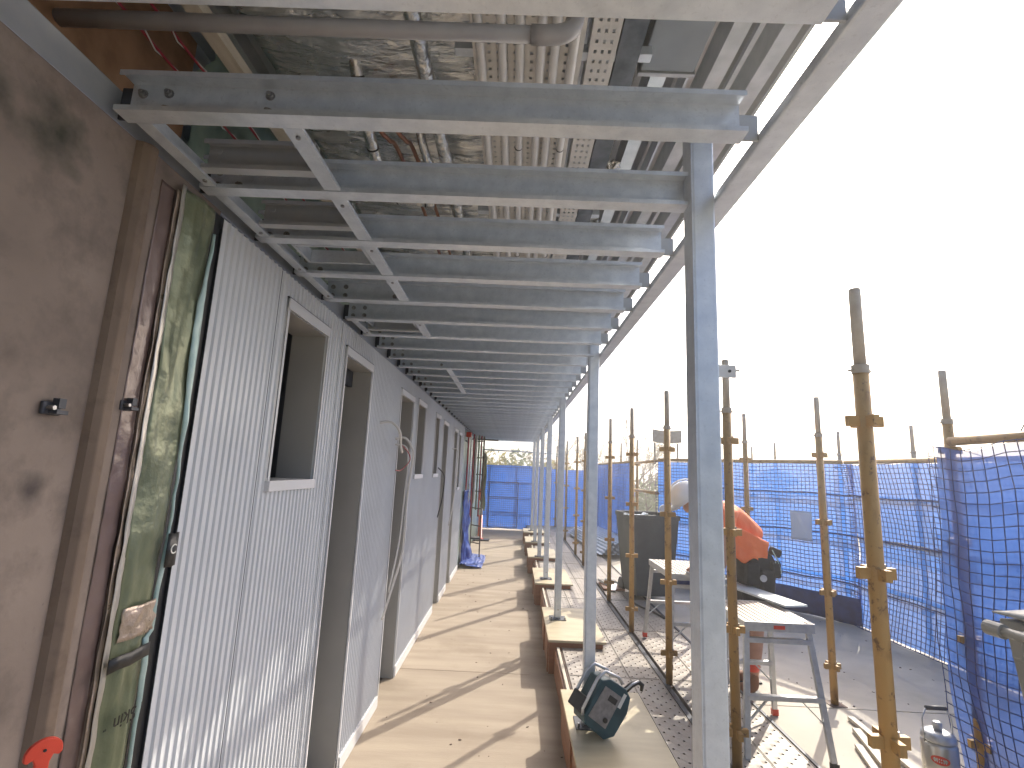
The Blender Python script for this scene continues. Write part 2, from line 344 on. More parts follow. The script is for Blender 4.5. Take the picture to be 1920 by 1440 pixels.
# on the wall facing +X: text right = +Y, up = +Z
MW = Matrix(((0, 0, 1), (1, 0, 0), (0, 1, 0)))
MWu = Matrix(((0, 0, 1), (-1, 0, 0), (0, -1, 0)))   # turned upside down
text('C', .035, (XW + .034, 1.374, 1.447), WINK, t, MW, 'letter_c')
text('l Skin', .044, (XW + .026, 1.312, 1.098), INK, t, MWu, 'printed_lettering')
text('TM', .007, (XW + .024, 1.245, 1.085), INK, t, MWu, 'printed_mark')
t = thing('taped_membrane', (XW, 1.2, 0), 'shiny brown tape strip wrinkled along the concrete edge', 'tape')
def memfn(u, v):
    z = 2.40 * v; y = 1.176 + .004 * hn(z * 5) + .052 * u
    return (XW - .012 + .003 * hn(y * 30, z * 4, 8) + .002 * hn(z * 40, y * 20), y, z)
MB().grid(memfn, 8, 220).build('membrane', MEMB, t, smooth=True, solid=.001)
MB().grid(lambda u, v: (XW - .002 + .004 * hn(v * 30, u), 1.222 + .012 * u + .003 * hn(v * 26), 2.40 * v), 3, 140).build('crinkled_edge', FOILP, t, smooth=True, solid=.001)

# --- corrugated cladding wall with openings
OPEN = [('window', 1.90, 2.31, 1.625, 2.29), ('door', 2.60, 3.08, 0, 2.27), ('door', 3.92, 4.41, 0, 2.26), ('window', 4.63, 5.03, 1.63, 2.28),
        ('window', 5.69, 6.02, 1.63, 2.27), ('door', 6.33, 6.77, 0, 2.25), ('door', 7.50, 7.92, 0, 2.25), ('window', 8.15, 8.45, 1.40, 2.24)]
Y0, Y1, ZT = 1.43, 8.95, 2.425
wall = thing('cladding_wall', (XW, Y0, 0), 'pale grey ribbed metal clad wall with window and door openings', 'wall')
pitch = .0345
prof = []
y = Y0; k = 0
while y < Y1:
    for (dy, dx) in ((0, 0), (.0225, 0), (.0262, .0062), (.0295, .0062)):
        prof.append((y + dy, dx))
    y += pitch
prof.append((y, 0))
mb = MB()
def xat(yy):
    q = (yy - Y0) % pitch
    if q < .0225: return 0
    if q < .0262: return .0062 * (q - .0225) / .0037
    if q < .0295: return .0062
    return .0062 * (1 - (q - .0295) / (pitch - .0295))
def strip(ya, yb, za, zb):
    pts = [(ya, xat(ya))] + [p for p in prof if ya + 1e-4 < p[0] < yb - 1e-4] + [(yb, xat(yb))]
    for (a, b) in zip(pts, pts[1:]):
        mb.add([(XW + a[1], a[0], za), (XW + b[1], b[0], za), (XW + b[1], b[0], zb), (XW + a[1], a[0], zb)], [(0, 1, 2, 3)])
cur = Y0
for (kd, a, b, z0, z1) in OPEN:
    strip(cur, a, .075, ZT)
    strip(a, b, z1, ZT)
    if z0 > .1: strip(a, b, .075, z0)
    cur = b
strip(cur, Y1, .075, ZT)
mb.build('cladding', WALLP, wall, solid=.0015)
# joints between sheets: thin cover lines
for yy in (1.81, 2.50, 3.46, 4.56, 5.36, 6.22, 7.1, 8.05):
    q = Y0 + round((yy - Y0) / pitch) * pitch + .012
    MB().box(XW + .0008, XW + .0022, q, q + .0018, .08, ZT - .005).build('sheet_lap', DARKST, wall)
# backing wall behind cladding (gives reveals something to sit in)
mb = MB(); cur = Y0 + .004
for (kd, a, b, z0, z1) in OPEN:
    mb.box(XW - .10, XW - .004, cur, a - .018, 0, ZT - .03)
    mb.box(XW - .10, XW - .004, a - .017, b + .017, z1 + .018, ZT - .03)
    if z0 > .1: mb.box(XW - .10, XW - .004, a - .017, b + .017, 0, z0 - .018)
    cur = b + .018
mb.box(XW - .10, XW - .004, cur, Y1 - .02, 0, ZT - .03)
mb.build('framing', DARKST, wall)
# skirting pieces between doors
sk = [(1.44, 2.57)] + [(3.11, 3.89), (4.44, 6.30), (6.80, 7.47), (7.95, 8.95)]
for (a, b) in sk:
    MB().box(XW - .003, XW + .017, a, b, .002, .082).build('skirting', TRIM, wall, bevel=.003)
for i, (kd, a, b, z0, z1) in enumerate(OPEN):
    r = bpy.data.objects.new(kd, None); C.objects.link(r); r.parent = wall; r.location = Vector((XW, a, z0)) - wall.location
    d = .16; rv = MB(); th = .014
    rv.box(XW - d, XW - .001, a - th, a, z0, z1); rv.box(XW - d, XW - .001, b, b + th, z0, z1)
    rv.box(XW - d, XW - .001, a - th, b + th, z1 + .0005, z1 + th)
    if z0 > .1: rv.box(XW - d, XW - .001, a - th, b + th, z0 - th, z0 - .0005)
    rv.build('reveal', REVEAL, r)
    fr = MB(); e = .026
    fr.box(XW + .0095, XW + .013, a - e * .55, a, z0 if z0 > .1 else .003, z1); fr.box(XW + .0095, XW + .013, b, b + .012, z0 if z0 > .1 else .003, z1)
    fr.box(XW + .0095, XW + .016, a - e * .55, b + .012, z1 + .0005, z1 + .045)
    fr.build('frame', TRIM, r, bevel=.001)
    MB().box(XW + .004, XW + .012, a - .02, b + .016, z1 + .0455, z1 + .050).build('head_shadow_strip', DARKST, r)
    if z0 > .1:
        MB().box(XW - .10, XW + .022, a - .016, b + .004, z0 - .040, z0 + .0).build('sill', TRIM, r, bevel=.002)
        if i < 2 or True:
            mb = MB(); mb.box(XW - .155, XW - .11, a + .001, a + .02, z0 + .04, z0 + .10).box(XW - .155, XW - .11, a + .001, a + .02, z1 - .12, z1 - .06)
            mb.build('hinge', DARKST, r)
    else:
        MB().box(XW - .155, XW - .115, a + .002, a + .17, .01, z1 - .16).build('door_leaf', WALLP, r, bevel=.002)
        MB().box(XW - .14, XW - .11, a + .172, b - .002, z1 - .10, z1 - .004).build('closer', DARKST, r)
# inner room
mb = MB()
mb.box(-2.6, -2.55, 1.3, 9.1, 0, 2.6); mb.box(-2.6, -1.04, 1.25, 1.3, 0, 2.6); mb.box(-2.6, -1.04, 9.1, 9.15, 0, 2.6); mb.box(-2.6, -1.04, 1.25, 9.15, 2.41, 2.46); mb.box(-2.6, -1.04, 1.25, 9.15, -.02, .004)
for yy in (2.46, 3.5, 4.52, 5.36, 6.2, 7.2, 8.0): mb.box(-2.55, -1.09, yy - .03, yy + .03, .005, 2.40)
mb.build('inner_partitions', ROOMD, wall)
# dark fascia behind the cladding top, between wall and joists
MB().box(XW - .09, XW - .03, Y0, 13.0, ZT - .028, 2.449).build('top_plate', DARKST, wall)
# membrane-wrapped wall end beyond the cladding
t = thing('green_wrapped_wall', (XW, 8.96, 0), 'pale green membrane wrapped wall end beyond the grey cladding', 'wall')
MB().grid(lambda u, v: (XW - .01 + .02 * hn(u * 20, v * 6), 8.96 + 6.3 * u, 2.42 * v), 120, 30).build('membrane', MEMBG, t, smooth=True, solid=.002)
MB().box(-1.10, -1.0, 8.96, 15.28, 0, 2.42).build('panel', CONCW, t)
MB().box(XW - .01, XW + .018, 9.7, 9.9, 1.2, 1.225).box(XW - .01, XW + .018, 9.3, 9.9, 2.2, 2.22).build('strap', DARKST, t)

# ================================================================== CEILING FRAME
t = thing('wall_beam', (-.99, 7, 2.45), 'long galvanised steel channel along the head of the left wall', 'beam')
MB().box(-1.03, -.95, -.6, 13.1, 2.450, 2.533).build('channel', GALVD, t, bevel=.004)
t = thing('edge_beam', (.55, 7, 2.46), 'long slim galvanised beam running over the outer posts', 'beam')
MB().box(.523, .585, -.3, 13.15, 2.455, 2.484).build('hollow_section', GALV, t, bevel=.006)

def cprof(h=.10, f=.045, lip=.012, th=.003):
    # (v along -Y flange, z) ; web at v=0
    return [(0, 0), (-f, 0), (-f, lip), (-f + th, lip), (-f + th, th), (-th, th), (-th, h - th), (-f + th, h - th), (-f + th, h - lip), (-f, h - lip), (-f, h), (0, h)]
JX0, JX1 = -.922, .478
def make_joist(bolts):
    t = thing('ceiling_joist', (0, 0, 0), '', 'joist', 'galvanised joists under the walkway roof')
    MB().extr(cprof(), lambda u, v, q: (q, u, v), JX0, JX1).build('channel', GALV, t, bevel=0)
    MB().box(JX1 - .01, .5215, .001, .007, .012, .075).build('end_cleat', GALVD, t)
    MB().box(-.949, JX0 + .10, .001, .007, .010, .09).build('wall_cleat', DARKST, t)
    if bolts:
        pos = [(-.895, .072), (-.895, .030), (-.835, .075), (-.835, .033)]
        if bolts > 1: pos += [(-.60, .078), (-.60, .036)]
        for (x, z) in pos:
            b = MB().tube([(x, -.0031, z), (x, -.005, z)], .011, 12); b.tube([(x, -.005, z), (x, -.011, z)], .0085, 6); b.tube([(x, -.011, z), (x, -.016, z)], .0045, 8)
            b.build('bolt', BOLT, t)
    return t
JY = [.72 + .3085 * i for i in range(41)]
protos = {}
for i, yv in enumerate(JY):
    kd = 2 if i in (1, 5, 10) else (1 if i < 14 else 0)
    if kd not in protos: o = protos[kd] = make_joist(kd)
    else: o = dup(protos[kd])
    o.location = (.0015 * hn(i * 3.3), yv, 2.45 + .001 * hn(i))
    extra = {0: 'galvanised ceiling joist crossing the very top of the picture', 1: 'bolted galvanised ceiling joist, second from the camera, below the plastic pipe',
             5: 'sixth ceiling joist from the camera with six bolts at its left end'}
    o['label'] = extra.get(i, 'galvanised ceiling joist, %s counting from the camera' % ordw(i))

# longitudinal noggins and blocks
def chan_y(name, x, ya, yb, z0, h, fl, lab, grp, mt=GALV, th=.003):
    t = thing(name, (x, (ya + yb) / 2, z0), lab, 'noggin', grp)
    pr = [(0, 0), (fl, 0), (fl, .008), (fl - th, .008), (fl - th, th), (th, th), (th, h), (0, h)]
    MB().extr(pr, lambda u, v, q: (x + u, q, z0 + v), ya, yb).build('channel', mt, t)
    return t
k = 0
for i in range(1, 7):
    if i in (5,): continue
    a, b = JY[i] + .004, JY[i + 1] - .047
    w1 = chan_y('wall_noggin', -.905, a, b, 2.452, .06, .035, 'narrow channel noggin near the wall after the %s joist' % ordw(i), 'noggins beside the wall')
    MB().tube([(-.885, b - .03, 2.4518), (-.885, b - .03, 2.448)], .006, 6).build('bolt', BOLT, w1)
    w2 = chan_y('inner_noggin', -.565, a, b, 2.4525, .07, .045, 'wide channel noggin running from the %s joist toward the next' % ordw(i), 'noggins over the walkway')
    MB().tube([(-.542, a + .03, 2.4522), (-.542, a + .03, 2.448)], .006, 6).build('bolt', BOLT, w2)
for i in (10, 11, 12, 13):
    a, b = JY[i] + .004, JY[i + 1] - .047
    chan_y('inner_noggin', -.565, a, b, 2.4525, .07, .045, 'wide channel noggin beyond the %s joist' % ordw(i), 'noggins over the walkway')
for i, n_ in ((1, 0), (2, 1), (6, 2)):
    yb = JY[i] + .21
    t = thing('cross_block', (-.73, yb, 2.45), 'short dented channel block between the %s and %s joists' % (ordw(i), ordw(i + 1)), 'blocking', 'short channel blocks beside the wall')
    MB().extr(cprof(.085, .03), lambda u, v, q: (q, yb + u, 2.458 + v), -.868, -.568).build('channel', GALVD, t)
    for (x, z) in ((-.84, .065), (-.84, .03), (-.60, .05)): MB().tube([(x, yb - .003, 2.458 + z), (x, yb - .0055, 2.458 + z)], .009, 10).build('bolt', GALVD, t)
for i in (3, 6):
    yb = JY[i] + .07
    t = thing('opening_frame', (-.7, yb, 2.47), 'rectangular steel trimmer frame above the ceiling beyond the %s joist' % ordw(i), 'frame', 'trimmer frames beside the wall')
    m_ = MB(); m_.box(-.84, -.60, yb, yb + .012, 2.48, 2.53); m_.box(-.84, -.60, yb + .15, yb + .162, 2.48, 2.53); m_.box(-.852, -.841, yb, yb + .162, 2.48, 2.53); m_.box(-.599, -.587, yb, yb + .162, 2.48, 2.53)
    m_.build('frame', GALV, t)

# ================================================================== ROOF AND SERVICES
rf = thing('roof', (-1, 6, 3.1), 'metal deck roof over the walkway with ribbed underside', 'roof')
mb = MB(); xs = -3.2
pts = []
while xs < .76: pts += [(xs, 3.10), (xs + .07, 3.10), (xs + .085, 3.06), (xs + .135, 3.06), (xs + .15, 3.10)]; xs += .19
pts = [p for p in pts if p[0] < .80] + [(.80, 3.10), (.80, 3.14), (-3.2, 3.14)]
mb.extr(pts, lambda u, v, q: (u, q, v), -1.2, 13.25); mb.build('deck', ROOFS, rf)
MB().box(.80, .812, -1.2, 13.25, 3.00, 3.145).build('fascia', GALVD, rf)
for x in (.38, .56, .70):
    MB().extr([(0, 0), (.05, 0), (.05, .012), (.047, .012), (.047, .003), (.003, .003), (.003, .10), (0, .10)], lambda u, v, q: (x + u, q, 2.955 + v), -1, 13.2).build('purlin', PURL, rf)
MB().box(.655, .67, -1, 13.2, 3.0, 3.02).box(.50, .508, -1, 13.2, 2.97, 3.04).build('batten', GALV, rf)
# foil blanket in the left part of the roof void
t = thing('foil_insulation', (-.5, 5, 3.0), 'crinkled silver green foil insulation blanket under the roof, left of the pipes', 'insulation')
def foilroof(u, v):
    y = -.5 + 13.5 * v; x = -.86 + .70 * u
    return (x, y, 2.985 - .035 * abs(math.sin(y / .30 * math.pi)) ** .6 * math.sin(u * math.pi) + .012 * hn(x * 5, y * 3) + .003 * hn(x * 20, y * 9))
MB().grid(foilroof, 34, 420).build('blanket', FOILR, t, smooth=True, solid=.003)
for j in range(14):
    y = .3 + j * .62
    MB().tube([(-.86, y, 2.952), (-.5, y + .01, 2.935), (-.16, y, 2.952)], .0012, 5).build('support_wire', BLACK, t)
t = thing('brown_ply_lining', (-1.1, .9, 2.5), 'orange brown plywood lining above the concrete wall, top left', 'plywood')
MB().box(-1.13, -1.11, -.5, 1.44, 2.46, 3.05).build('sheet', PLYBR, t)
t = thing('green_upper_membrane', (-1.1, 3, 2.5), 'green foil membrane above the cladding behind the joists', 'membrane')
MB().grid(lambda u, v: (-1.10 + .02 * hn(u * 60, v * 4) + .05 * (v > .9), 1.45 + 11.5 * u, 2.54 + .5 * v), 200, 12).build('sheet', MEMBG, t, smooth=True, solid=.002)
t = thing('hanging_angle', (-.87, 1, 2.9), 'pale timber batten running back beside the green membrane', 'batten')
MB().bar((-.90, .6, 2.88), (-.90, 12.9, 2.90), .045, .035).build('batten', TIMB, t)
for (x, dz, lab) in ((-1.06, 0, 'thin red cable sagging over the brown plywood, left of the pair'), (-1.0, .03, 'twisted red and white cable beside the green membrane')):
    pts = [(x + .02 * hn(j, dz * 40), .5 + j * .28, 2.84 + dz - .02 * abs(hn(j * .8, x))) for j in range(14)]
    o = MB().tube(curve_pts(pts, 5), .004, 6).build('red_cable', REDC, smooth=True); tag(o, lab, 'cable', 'red cables in the roof void')
    pts = [(p[0] + .008 * math.sin(q * 2.2), p[1], p[2] + .008 * math.cos(q * 2.2)) for q, p in enumerate(curve_pts(pts, 5))]
    o = MB().tube(pts, .0022, 5).build('white_wire', WHITEC, smooth=True); tag(o, ('white wire twisted round the sagging red cable' if dz == 0 else 'white wire twisted round the red cable by the green membrane'), 'cable', 'white wires in the roof void')
# corrugated flexible conduit at the very top left
t = thing('flexible_conduit', (-1.05, .95, 2.75), 'pale ribbed flexible conduit at the top left corner', 'conduit')
pts = curve_pts([(-1.12, .88, 2.74), (-1.02, .90, 2.725), (-.90, .92, 2.735), (-.80, .93, 2.77)], 14)
MB().tube(pts, [.013 + .0025 * (q % 2) for q in range(len(pts))], 10).build('hose', PVC, t)
# PVC pipe across
t = thing('drain_pipe', (-.4, 1.0, 2.7), 'grey plastic pipe crossing above the joists with an elbow at its right end', 'pipe')
pr_ = MB().tube([(-1.12, 1.005, 2.70), (.0, 1.01, 2.70)], .0185, 20); pr_.build('pipe', PVC, t, smooth=True)
MB().tube([(-.004, 1.01, 2.70)] + curve_pts([(.03, 1.01, 2.70), (.075, 1.015, 2.712), (.098, 1.02, 2.75), (.10, 1.02, 2.84)], 6), .0215, 20).build('elbow', PVC, t, smooth=True)
MB().tube([(.10, 1.02, 2.80), (.10, 1.02, 3.05)], .0185, 16).build('riser', PVC, t, smooth=True)
# conduits
cx = (-.143, -.082, -.034, .024, .062, .113)
for i, x in enumerate(cx):
    t = thing('grey_conduit', (x, 6, 2.84), 'straight grey electrical conduit, %s from the left of six in the roof void' % ordw(i), 'conduit', 'grey conduits along the roof void')
    pts = [(x + .006 * hn(q * .7, i * 3), -.5 + q * .6, 2.84 + .003 * hn(q, i)) for q in range(23)]
    MB().tube(curve_pts(pts, 3), .013, 12).build('tube', COND, t, smooth=True)
    for q in range(3): MB().tube([(x, 1.42 + q * .9 + .1 * i % .3, 2.84), (x, 1.424 + q * .9 + .1 * i % .3, 2.84)], .0143, 10).build('cable_tie', BLACK, t)
# cable trays with real slots
def tray(x0, x1, z, lab, mt, rung, gap, ncol):
    t = thing('cable_tray', ((x0 + x1) / 2, 6, z), lab, 'cable tray', 'slotted cable trays along the roof void')
    mb = MB(); y = -.2; W = x1 - x0; cw = .012 if ncol < 9 else .016
    for c_ in range(ncol + 1):
        xx = x0 + (W - cw) * c_ / ncol; mb.box(xx, xx + cw, -.2, 13, z, z + .0012)
    while y < (9 if ncol < 5 else 7):
        mb.box(x0 + .001, x1 - .001, y, y + rung, z + .0004, z + .0018); y += rung + gap
    mb.build('tray_bed', mt, t)
    MB().box(x0 - .002, x0, -.2, 13, z - .0, z + .03).box(x1, x1 + .002, -.2, 13, z, z + .03).build('side_rails', mt, t)
    return t
tray(-.165, .140, 2.862, 'wide pale slotted tray behind the six grey conduits', TRAY, .020, .010, 12)
tray(.160, .232, 2.862, 'narrow pale ladder-like tray right of the conduits', TRAY, .022, .012, 3)
t = tray(.240, .300, 2.862, 'dark perforated tray carrying black cables', TRAYD, .012, .01, 4)
for i, x in enumerate((.252, .266, .281)):
    o = MB().tube(curve_pts([(x + .004 * hn(q, i), .1 + q * .4, 2.873) for q in range(30)], 3), .005, 6).build('black_cable', BLACK, smooth=True)
    tag(o, 'black cable lying in the dark tray, %s from the left' % ordw(i), 'cable', 'black cables in the dark tray')
for i, y in enumerate((1.25, 2.15, 3.05, 4.6, 6.2)):
    o = MB().bar((-.22, y, 2.885), (.34, y, 2.885), .03, .028).build('tray_support', GALV, bevel=.002)
    tag(o, 'galvanised strut carrying the trays, %s from the camera' % ordw(i), 'support', 'struts above the cable trays')
# foil lagged pipes
def lagged(name, pts, r, lab, grp='foil wrapped pipes in the roof void'):
    t = thing(name, pts[0], lab, 'pipe', grp)
    cp = curve_pts(pts, 8)
    rr = [r * (1 + .05 * hn(q * .9, r * 99)) for q in range(len(cp))]
    MB().tube(cp, rr, 16).build('lagging', FOIL, t, smooth=True)
    for q in range(4, len(cp) - 3, 9):
        d = (cp[q + 1] - cp[q]).normalized()
        MB().tube([cp[q] - d * .003, cp[q] + d * .003], r * 1.05, 14).build('band', BLACK, t)
    return t
lagged('lagged_pipe', [(-.315, .3, 2.86), (-.315, 1.3, 2.86), (-.305, 2.2, 2.85), (-.30, 4, 2.85), (-.30, 8, 2.85)], .024, 'thick foil wrapped pipe running straight back beside the conduits')
lagged('lagged_pipe', [(-.56, 1.35, 2.99), (-.558, 1.50, 2.88), (-.555, 1.7, 2.80), (-.55, 1.86, 2.84), (-.55, 2.1, 2.95)], .021, 'foil wrapped pipe dropping to the left of the copper pipes')
lagged('lagged_pipe', [(-.40, 1.55, 2.95), (-.385, 1.68, 2.86), (-.36, 1.8, 2.83), (-.33, 2.2, 2.90), (-.33, 4.0, 2.93)], .017, 'thin foil wrapped pipe bending up beside the straight one')
t = lagged('lagged_pipe', [(-.62, 2.02, 2.86), (-.50, 2.02, 2.855), (-.40, 2.03, 2.85)], .03, 'short fat foil wrapped pipe lying across the others')
for i, x in enumerate((-.50, -.44)):
    o = MB().tube(curve_pts([(x - .03, 1.5, 3.0), (x - .02, 1.56, 2.86), (x, 1.62, 2.85), (x + .01, 1.75, 2.88), (x + .02, 2.4, 2.9), (x + .02, 4, 2.9)], 6), .008, 10).build('copper_pipe', COPPER, smooth=True)
    tag(o, ('left' if i == 0 else 'right') + ' one of the two bare copper pipes between foil wrapped pipes', 'pipe', 'bare copper pipes')
# foil rags, duct, grey trunking
t = thing('air_duct', (.45, 1.2, 2.93), 'dark grey rectangular duct box at upper right of the roof void', 'duct')
MB().box(.335, .50, .6, 1.36, 2.93, 3.04).build('casing', mat('duct_grey', (.22, .25, .28), .5, .3, (.27, .30, .33), 6), t, bevel=.004)
MB().box(.33, .505, 1.361, 1.375, 2.925, 3.045).build('flange', GALVD, t)
for i, (x, y, z) in enumerate(((.335, .93, 2.93), (.325, 1.50, 2.93), (.35, 1.9, 2.94), (.36, 2.4, 2.95), (.58, 1.62, 2.95))):
    def rag(u, v, x=x, y=y, z=z, i=i):
        a = u * 2 * math.pi; b = (v - .5) * math.pi; r = .032 * (1 + .55 * hn(math.cos(a) * 2.2 + i, math.sin(a) * 2.2, v * 5))
        return (x + r * math.cos(a) * math.cos(b), y + 1.9 * r * math.sin(a) * math.cos(b), z + .8 * r * math.sin(b))
    o = MB().grid(rag, 22, 14).build('foil_scrap', FOIL, smooth=False)
    tag(o, 'crumpled silver foil scrap tucked beside the dark tray, %s from the camera' % ordw(i), 'foil', 'crumpled foil scraps in the roof void')
t = thing('grey_trunking', (-.45, 1.02, 2.93), 'pale grey flat trunking piece above the plastic pipe', 'trunking')
MB().box(-.60, -.14, 1.06, 1.085, 2.90, 2.935).build('trunking', PVC, t, bevel=.002)
MB().tube([(-.58, 1.07, 2.93), (-.58, 1.07, 3.05)], .003, 6).tube([(-.2, 1.07, 2.93), (-.2, 1.07, 3.05)], .003, 6).build('hanger', BLACK, t)
t = thing('void_bulkhead', (-.5, .9, 2.95), 'dark slab edge deep in the roof void behind the top joist', 'bulkhead')
MB().box(-.80, -.17, .3, 1.05, 2.945, 3.0).build('panel', DARKST, t)

# ================================================================== OUTER POSTS
POSTY = [1.275, 3.17, 5.28, 7.15, 8.95, 10.8, 12.7]
def make_post():
    t = thing('steel_post', (0, 0, 0), '', 'post', 'galvanised posts along the walkway edge')
    MB().box(-.062, 0, 0, .066, .006, 2.43).build('hollow_section', GALV, t, bevel=.006)
    MB().box(-.066, -.0625, -.004, .062, .006, 2.43).build('edge_channel', GALV, t, bevel=.001)
    MB().box(-.11, .05, -.045, .11, 0, .006).build('base_plate', DARKST, t)
    for (x, y) in ((-.095, -.03), (.035, -.03)): MB().tube([(x, y, .006), (x, y, .03)], .007, 6).build('bolt', BOLT, t)
    MB().tube([(-.03, -.001, .09), (-.03, -.009, .09)], .008, 6).build('side_bolt', BOLT, t)
    return t
pp = make_post()
for i, y in enumerate(POSTY):
    o = pp if i == 0 else dup(pp)
    o.location = (.52 - .002 * i, y, .275); 
    o['label'] = ['wide galvanised steel post nearest the camera, passing the worker', 'galvanised steel post standing behind the teal radio', 'galvanised steel post bolted to the middle plywood box'][i] if i < 3 else 'galvanised steel post, %s from the camera along the walkway' % ordw(i)
    if i == 0:
        pass
# upper stub of nearest post is the same member: plate lug on its right face
t = thing('lug_plate', (.60, 1.27, 2.0), 'small white drilled lug plate fixed to the side of the nearest post', 'plate')
lx = .523
MB().box(lx, lx + .05, 1.30, 1.305, 1.966, 2.0).build('plate', TRIM, t, bevel=.001)
MB().tube([(lx + .032, 1.2995, 1.983), (lx + .032, 1.297, 1.983)], .004, 8).build('hole', BLACK, t)
MB().tube([(lx + .05, 1.303, 1.986), (lx + .06, 1.303, 1.986)], .003, 6).build('pin', BOLT, t)

# ================================================================== BOXES AND DECK
boxes = [(2.30, 3.66, .375, .885), (4.65, 5.72, .360, .855), (6.88, 7.94, .335, .82), (8.9, 9.9, .30, .80), (10.7, 11.6, .29, .79), (12.4, 13.2, .28, .78)]
for i, (a, b, x0, x1) in enumerate(boxes):
    t = thing('plywood_box', ((x0 + x1) / 2, (a + b) / 2, 0), ['cream topped plywood box under the teal radio', 'cream topped plywood box, second along the walkway edge'][i] if i < 2 else 'cream topped plywood box, %s along the walkway edge' % ordw(i), 'box', 'plywood boxes round the post bases')
    MB().box(x0 - .008, x1, a, b, .255, .275).build('top', PLY, t, bevel=.002)
    MB().box(x0, x0 + .018, a + .01, b - .01, .002, .2545).build('side_panel', PLYEDGE, t)
    MB().box(x0 + .019, x1 - .03, a + .012, a + .030, .18 if i else .18, .2545).build('end_panel', PLYEDGE, t)
    MB().box(x0 + .001, x0 + .0179 + .06, a + .005, a + .0095, .002, .25).build('front_panel', PLYEDGE, t)
    for q in (.0, .5): MB().box(x0 - .012, x0 - .0005, a + .05 + q * (b - a), a + .09 + q * (b - a), .002, .25).build('cleat', PLYEDGE, t)
seg = [(3.68, 4.63), (5.74, 6.86), (7.96, 8.88), (9.92, 10.68), (11.62, 12.38)]
for i, (a, b) in enumerate(seg):
    x = .405 - .006 * i
    t = thing('timber_edge', (x, (a + b) / 2, 0), 'brown timber edge board in the gap after the %s plywood box' % ordw(i), 'edge board', 'timber edge boards between plywood boxes')
    MB().box(x, x + .018, a, b, .002, .205).build('board', PLYEDGE, t, bevel=.002)
    MB().box(x + .0185, x + .04, a, b, .14, .225).build('pale_strip', TIMB, t)
    MB().box(x + .05, x + .075, a, b, .12, .21).build('dark_strip', RUST, t)
# steel planks
def make_plank(L, W=.222):
    t = thing('deck_plank', (0, 0, 0), '', 'plank', 'perforated steel scaffold planks')
    mb = MB(); nx = 5; ny = int(L / .045); px = W / nx; py = L / ny; r = .0075
    for i in range(nx):
        for j in range(ny):
            cx_, cy_ = px * (i + .5), py * (j + .5)
            x0, x1, y0, y1 = px * i, px * (i + 1), py * j, py * (j + 1)
            if (i + j) % 2: mb.add([(x0, y0, 0), (x1, y0, 0), (x1, y1, 0), (x0, y1, 0)], [(0, 1, 2, 3)]); continue
            o = [(x1, cy_), (x1, y1), (cx_, y1), (x0, y1), (x0, cy_), (x0, y0), (cx_, y0), (x1, y0)]
            h = [(cx_ + r * math.cos(q * math.pi / 4) , cy_ + 1.25 * r * math.sin(q * math.pi / 4)) for q in range(8)]
            vs = [(a, b, 0) for a, b in o] + [(a, b, .0015) for a, b in h] + [(a, b, -.004) for a, b in h]
            fs = []
            for q in range(8):
                q2 = (q + 1) % 8; fs.append((q, q2, 8 + q2, 8 + q)); fs.append((8 + q, 8 + q2, 16 + q2, 16 + q))
            mb.add(vs, fs)
    mb.build('tread', DECK, t)
    o_ = [(0, 0), (W, 0), (W, L), (0, L)]; i_ = [(.004, .004), (W - .004, .004), (W - .004, L - .004), (.004, L - .004)]
    vs = [(a, b, z) for z in (-.045, .003) for (a, b) in o_] + [(a, b, z) for z in (-.045, .003) for (a, b) in i_]; fs = []
    for q in range(4):
        q2 = (q + 1) % 4; fs += [(q, q2, 4 + q2, 4 + q), (8 + q2, 8 + q, 12 + q, 12 + q2), (4 + q, 4 + q2, 12 + q2, 12 + q), (q2, q, 8 + q, 8 + q2)]
    MB().add(vs, fs).build('rim', DECK, t)
    MB().box(.006, W - .006, .01, L - .01, -.047, -.042).build('underside', RUST, t)
    return t
LP = 1.17
plk = make_plank(LP)
rows = [(.470, 'beside the posts'), (.697, 'in the middle left row'), (.924, 'left of the dark rail'), (1.215, 'right of the dark rail'), (1.442, 'next to the terrace edge')]
first = True
for r, (x, w_) in enumerate(rows):
    for j in range(10):
        y = 1.72 + (LP + .006) * j
        if r in (0, 1, 2):
            pass
        o = plk if first else dup(plk); first = False
        o.location = (x, y, .214 + .0006 * hn(r * 3, j)); o['label'] = 'perforated steel plank %s, %s from the camera' % (w_, ordw(j))
for (x, lab, xw) in ((1.150, 'long dark steel rail at the feet of the yellow standards', .05), (1.675, 'long rusty steel rail along the terrace edge', .035)):
    t = thing('deck_rail', (x, 6, .17), lab, 'rail', 'dark rails between the planks')
    MB().box(x, x + xw, .5, 13.5, .172, .205).build('rail', RUST, t, bevel=.004)
    MB().box(x + .008, x + xw - .008, .5, 13.5, .2055, .212).build('rail_cap', DARKST, t)

